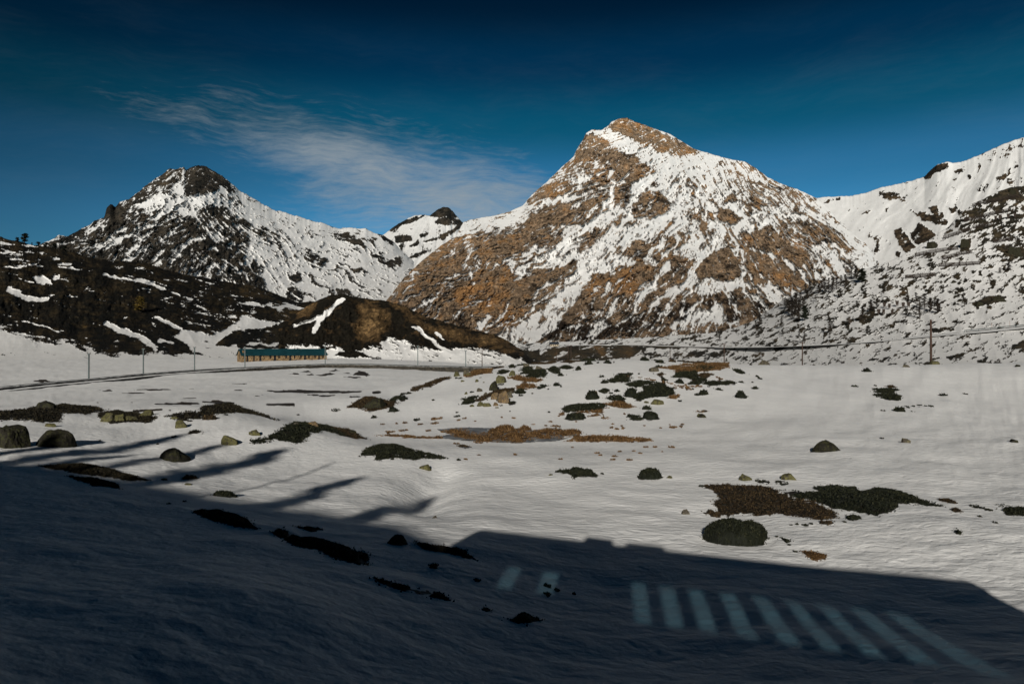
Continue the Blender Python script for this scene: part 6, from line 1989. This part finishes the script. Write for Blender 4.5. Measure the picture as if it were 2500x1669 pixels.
rows = {
    '%s larch from the left along the skyline of the right slope': [(1869, 776, 30, 'a', 0.7), (1917, 750, 26, 'b', 1), (1946, 750, 38, 'b', 1), (1967, 716, 26, 'c', 1), (1978, 710, 24, 'c', 1.2), (2006, 706, 24, 'b', 1.3), (2034, 700, 26, 'c', 1.2), (2054, 692, 22, 'b', 1.3), (1988, 706, 26, 'b', 1), (2000, 716, 26, 'c', 1), (2014, 712, 36, 'b', 1), (2024, 712, 36, 'b', 1), (2043, 707, 30, 'b', 1), (2064, 686, 18, 'a', 1), (2079, 681, 30, 'b', 1), (2091, 681, 33, 'c', 1), (2105, 690, 36, 'd', 1.3), (2143, 655, 20, 'b', 1), (2169, 662, 22, 'a', 1)],
    '%s larch from the left in the thick stand below the skyline row': [(1846, 800, 20, 'b', 1.2), (1855, 794, 30, 'c', 1.2), (1909, 800, 27, 'b', 1), (1922, 752, 24, 'c', 1.2), (1931, 744, 24, 'b', 1.3), (1943, 740, 27, 'c', 1.2), (1955, 736, 22, 'b', 1.3), (1972, 730, 24, 'c', 1.2), (1950, 777, 27, 'c', 1.3), (1934, 780, 22, 'b', 1.4), (1926, 765, 34, 'c', 1.1), (1936, 756, 28, 'c', 1.2), (1940, 769, 32, 'c', 1.1), (1952, 760, 30, 'c', 1.1), (1960, 752, 30, 'b', 1.1), (1965, 782, 38, 'd', 1.0), (1965, 743, 22, 'b', 1), (1981, 722, 24, 'b', 1.1), (1993, 734, 16, 'a', 1), (2033, 714, 24, 'b', 1.1), (2052, 727, 24, 'c', 1.2), (2065, 700, 32, 'b', 1.0)],
    '%s larch from the left in the scattered lower part of the right slope': [(1820, 803, 12, 'b', 1), (1910, 816, 14, 'c', 1.4), (1965, 836, 32, 'a', 1), (1993, 760, 12, 'a', 1), (2027, 811, 32, 'b', 1), (2107, 783, 38, 'c', 1.1), (2126, 760, 30, 'c', 1.2), (2141, 754, 26, 'b', 1.2), (2217, 734, 20, 'a', 1.2), (2237, 740, 28, 'b', 1.2), (2246, 776, 56, 'a', 1.0), (2258, 752, 38, 'b', 1.2), (2272, 757, 32, 'c', 1), (2289, 763, 36, 'c', 1.1), (2355, 748, 36, 'a', 1.1), (2443, 667, 16, 'b', 1.3), (2464, 662, 22, 'c', 1.4)],
}
for fmt, lst in rows.items():
    for i, (px, py, h, kd, sp) in enumerate(sorted(lst)):
        p = on_slope('stony_slope', px, py)
        tree(p - Vector((0, 0, 0.2)), h / F * p.y, kd, fmt % ORD[i], 'larches on the right slope', spread=sp * random.uniform(1.1, 1.6))
for px, py, h, kd, sp, lab in ((58, 592, 24, 'e', 2.2, 'broad dark tree on the left hill skyline'), (40, 590, 12, 'e', 2.6, 'low dark tree left of the broad one on the left hill skyline'), (76, 599, 9, 'd', 1.0, 'tiny pointed tree on the left hill skyline'),
                               (92, 602, 13, 'e', 2.8, 'first bushy tree right of the dip on the left hill skyline'), (110, 604, 14, 'e', 2.8, 'second bushy tree right of the dip on the left hill skyline'), (132, 607, 15, 'e', 3.0, 'third bushy tree right of the dip on the left hill skyline'), (155, 612, 13, 'e', 3.0, 'fourth bushy tree right of the dip on the left hill skyline'),
                               (342, 762, 40, 'g', 2.2, 'golden larch alone on the dark left hillside')):
    p = on_slope('heath_hill', px, py)
    tree(p - Vector((0, 0, 0.3)), h / F * p.y, kd, lab, 'trees on the left hill', spread=sp)


# ------------------------------------------------------------------ behind the eye: own railcar, its track, and the wooded bank that shades the left foreground
def car_mat():
    m = bpy.data.materials.new('tinted carriage glass')
    m.use_nodes = True
    t = NT(m.node_tree)
    tr = t.n('ShaderNodeBsdfTransparent', inputs={0: (0.50, 0.59, 0.625, 1)})
    gl = t.n('ShaderNodeBsdfGlossy', inputs={0: (0.8, 0.85, 0.9, 1), 1: 0.03})
    fr = t.n('ShaderNodeFresnel', inputs={0: 1.45})
    mx = t.n('ShaderNodeMixShader', inputs={0: fr.outputs[0], 1: tr.outputs[0], 2: gl.outputs[0]})
    t.n('ShaderNodeOutputMaterial', inputs={0: mx.outputs[0]})
    return m


def build_railcar():
    M_red = mat_plain('dark red carriage paint', (0.16, 0.012, 0.012), 0.45, 0.1, 0.6)
    M_roof = mat_plain('grey carriage roof', (0.12, 0.12, 0.12), 0.6, 0.15, 0.8)
    M_glass = car_mat()
    c = empty('railcar', (0, 0, 0), 'railcar beside the eye point whose windowed shadow falls on the foreground snow', 'railcar', rz=-R(20.4))
    x0, x1 = -4.05, 9.25
    y1, y0 = CAR_SIDE, CAR_SIDE - 2.7
    zb, zs, zt = RAIL_Z + 0.45, -0.56, 1.30
    near = [-2.62, -1.68] + [0.60 + 0.72 * k for k in range(9)]
    for side, (ya, yb), off in (('near', (y1 - 0.08, y1), 0.0), ('far', (y0, y0 + 0.08), 0.565)):
        wins = [(x + off - 0.19 - 0.03 * math.sin(x * 7), x + off + 0.19 + 0.035 * math.sin(x * 11 + 1)) for x in near]
        wins = [w for w in wins if w[0] > x0 + 0.1 and w[1] < x1 - 0.1]
        mb = MB()
        mb.box((x0, ya, zb), (x1, yb, zs))
        x = x0
        low = lambda a_: zs + (0.34 if a_ < 0.2 else 0.0)
        for a, b in wins:
            mb.box((x, ya, zs), (a, yb, zt))
            if low(a) > zs:
                mb.box((a, ya + 0.001, zs), (b, yb - 0.001, low(a)))
            x = b
        mb.box((x, ya, zs), (x1, yb, zt))
        link('side_wall', mb.mesh('side_wall'), M_red, parent=c)
        for a, b in wins:
            mb = MB().box((a + 0.002, (ya + yb) / 2 - 0.004, low(a) + 0.002), (b - 0.002, (ya + yb) / 2 + 0.004, zt - 0.002))
            link('window', mb.mesh('window'), M_glass, parent=c)
    ends = MB()
    for xa in (x0, x1 - 0.08):
        ends.box((xa, y0 + 0.082, zb), (xa + 0.08, y1 - 0.082, zt))
    link('end_wall', ends.mesh('end_wall'), M_red, parent=c)
    mb = MB()
    mb.box((x0 + 0.085, y0 + 0.085, zb + 0.1), (x1 - 0.085, y1 - 0.085, zb + 0.2))
    link('floor', mb.mesh('floor'), M_roof, parent=c)
    mb = MB()
    n = 10
    ym = (y0 + y1) / 2
    prof = [(ym + 1.37 * math.cos(math.pi * k / n), zt + 0.002 + 0.42 * math.sin(math.pi * k / n)) for k in range(n + 1)]
    k0 = len(mb.v)
    mb.v += [(x0 - 0.05, y, z) for y, z in prof] + [(x1 + 0.05, y, z) for y, z in prof]
    m_ = len(prof)
    mb.f.append(tuple(range(m_))); mb.f.append(tuple(range(m_, 2 * m_))[::-1])
    for i in range(m_):
        j = (i + 1) % m_
        mb.f.append((i, m_ + i, m_ + j, j))
    link('roof', mb.mesh('roof'), M_roof, parent=c)
    mb = MB().box((-0.75, ym - 0.7, zt + 0.3), (0.1, ym + 0.7, zt + 0.60))
    mb.box((0.55, ym - 0.6, zt + 0.3), (1.7, ym + 0.6, zt + 0.58))
    link('roof_box', mb.mesh('roof_box'), M_roof, parent=c)
    for xc in (x0 + 2.4, x1 - 2.4):
        mb = MB().box((xc - 1.1, ym - 0.75, RAIL_Z + 0.3), (xc + 1.1, ym + 0.75, zb - 0.002))
        bg = link('bogie', mb.mesh('bogie'), M_wood, parent=c)
        for dx in (-0.75, 0.75):
            for yy in (ym - 0.55, ym + 0.45):
                mw = MB().tube([(xc + dx, yy, RAIL_Z + 0.37), (xc + dx, yy + 0.1, RAIL_Z + 0.37)], 0.35, 18)
                link('wheel', mw.mesh('wheel'), M_steel, parent=bg)
    # our own rails
    tr = MB()
    for yy in (ym - 0.5, ym + 0.5):
        tr.box((-40, yy - 0.035, RAIL_Z - 0.14), (40, yy + 0.035, RAIL_Z))
    o = link('railway_track', tr.mesh('railway_track'), M_steel, label='rails the railcar stands on', kind='structure')
    o.rotation_euler = (0, 0, -R(20.4))
    sl = MB()
    for i in range(-60, 61):
        sl.box((i * 0.65 - 0.1, ym - 0.95, RAIL_Z - 0.30), (i * 0.65 + 0.1, ym + 0.95, RAIL_Z - 0.141))
    link('sleeper_row', sl.mesh('sleeper_row'), M_wood, parent=o, kind='stuff')


build_railcar()


def build_bank():
    edge = [(-900, 1060), (-400, 1090), (0, 1128), (150, 1140), (300, 1168), (450, 1196), (600, 1226), (720, 1240), (830, 1256), (930, 1275), (1010, 1292), (1065, 1318), (1105, 1332), (1150, 1352)]
    crest = []
    for px, py in edge:
        c = hit(px, py) if px >= -300 else None
        if c is None:
            Y = 31.0
            c = ((px - CX) / F * Y, Y)
        P = Vector((c[0], c[1], float(G(*c))))
        t = (P.y + 24.0) / LDIR.y
        crest.append(P - LDIR * t)
    crest.append(crest[-1] + Vector((0.9, -0.5, -5.5)))
    crest.append(crest[-1] + Vector((0.8, -0.5, -5.5)))
    C = smooth_path([tuple(c) for c in crest], 120)
    C = np.array(C)
    rows = []
    for k, (o, dz) in enumerate(((15, -19), (9, -11.0), (4.5, -5.0), (1.6, -1.4), (0, 0), (-2, -0.5), (-6, -3.2), (-14, -9), (-30, -20))):
        j = 0.5 * fbm(C[:, 0] / 4.0 + k, C[:, 0] * 0 + k * 3.1, 3, 500 + k) if k != 4 else 0.12 * fbm(C[:, 0] / 1.6, C[:, 0] * 0, 3, 511)
        rows.append(np.stack([C[:, 0], C[:, 1] + o, C[:, 2] + dz + j], 1))
    V = np.stack(rows, 1).reshape(-1, 3)
    n = len(V)
    me = np_mesh('wooded_bank', V, grid_faces(len(C), len(rows)), True, {'snow': 0.55 + 0.1 * RNG.normal(0, 1, n), 'warm': np.full(n, 0.2)})
    link('wooded_bank', me, M_slope, label='steep wooded bank behind the train that shades the left foreground', kind='structure')
    tips = [(60, 1098, 'd', 1.6), (230, 1078, 'd', 1.5), (455, 1056, 'd', 1.2), (560, 1080, 'c', 1.3), (700, 1092, 'd', 1.5), (885, 1162, 'd', 1.5), (1062, 1208, 'd', 1.3), (985, 1236, 'd', 1.6), (340, 1108, 'd', 1.6), (640, 1120, 'c', 1.2)]
    for i, (px, py, kd, sp) in enumerate(tips):
        c = hit(px, py)
        P = Vector((c[0], c[1], float(G(*c))))
        t = (P.y + 24.0) / LDIR.y
        top = P - LDIR * t
        base = float(np.interp(top.x, C[:, 0], C[:, 2])) - 0.6
        h = top.z - base
        if h > 0.8:
            tree((top.x, -24.2, base), h, kd, '%s larch from the left on the bank behind the train' % ORD[i], 'larches on the bank behind the train', spread=sp)
    # line mast whose thin shadow crosses the snow
    c = hit(812, 1128)
    P = Vector((c[0], c[1], float(G(*c))))
    t = (P.y + 24.5) / LDIR.y
    top = P - LDIR * t
    base = float(np.interp(top.x, C[:, 0], C[:, 2])) - 0.8
    wp = empty('wooden_pole', (top.x, -24.5, base), 'slim pole on the bank behind the train, casting a thin line of shadow', 'pole', 'wooden line poles')
    link('pole_shaft', MB().tube([(0, 0, -0.5), (0, 0, top.z - base)], [0.12, 0.10], 8).mesh('pole_shaft'), M_pole, parent=wp)


build_bank()


def build_sky_blocking_ridge():  # ring added out of view; cuts low sky light so shadows go darker
    """unseen dark ridge added behind the line to block low sky; the sun just clears it"""
    az = np.radians(np.linspace(60, 300, 130))
    el = 19 - 6.5 * np.exp(-((np.degrees(az) - 188) / 26.0) ** 2) + 1.6 * fbm(az * 4, az * 0, 4, 700)
    prof = ((300, 0.0), (420, 0.22), (600, 0.52), (800, 0.82), (930, 1.0), (1100, 0.9), (1600, 0.3))
    rows = []
    for k, (r, f) in enumerate(prof):
        hgt = 930 * np.tan(np.radians(el)) * f - 14 + (14 if f else 0) * fbm(az * 22, az * 0 + k, 3, 720 + k)
        rows.append(np.stack([r * np.sin(az), r * np.cos(az), hgt], 1))
    V = np.stack(rows, 0).reshape(-1, 3)
    n = len(V)
    me = np_mesh('sky_blocking_ridge', V, grid_faces(len(prof), len(az)), True, {'snow': 0.25 + 0.15 * RNG.normal(0, 1, n), 'warm': np.full(n, 0.15)})
    link('sky_blocking_ridge', me, M_heath, label='unseen dark ridge added behind the train to block low sky light', kind='structure')


build_sky_blocking_ridge()
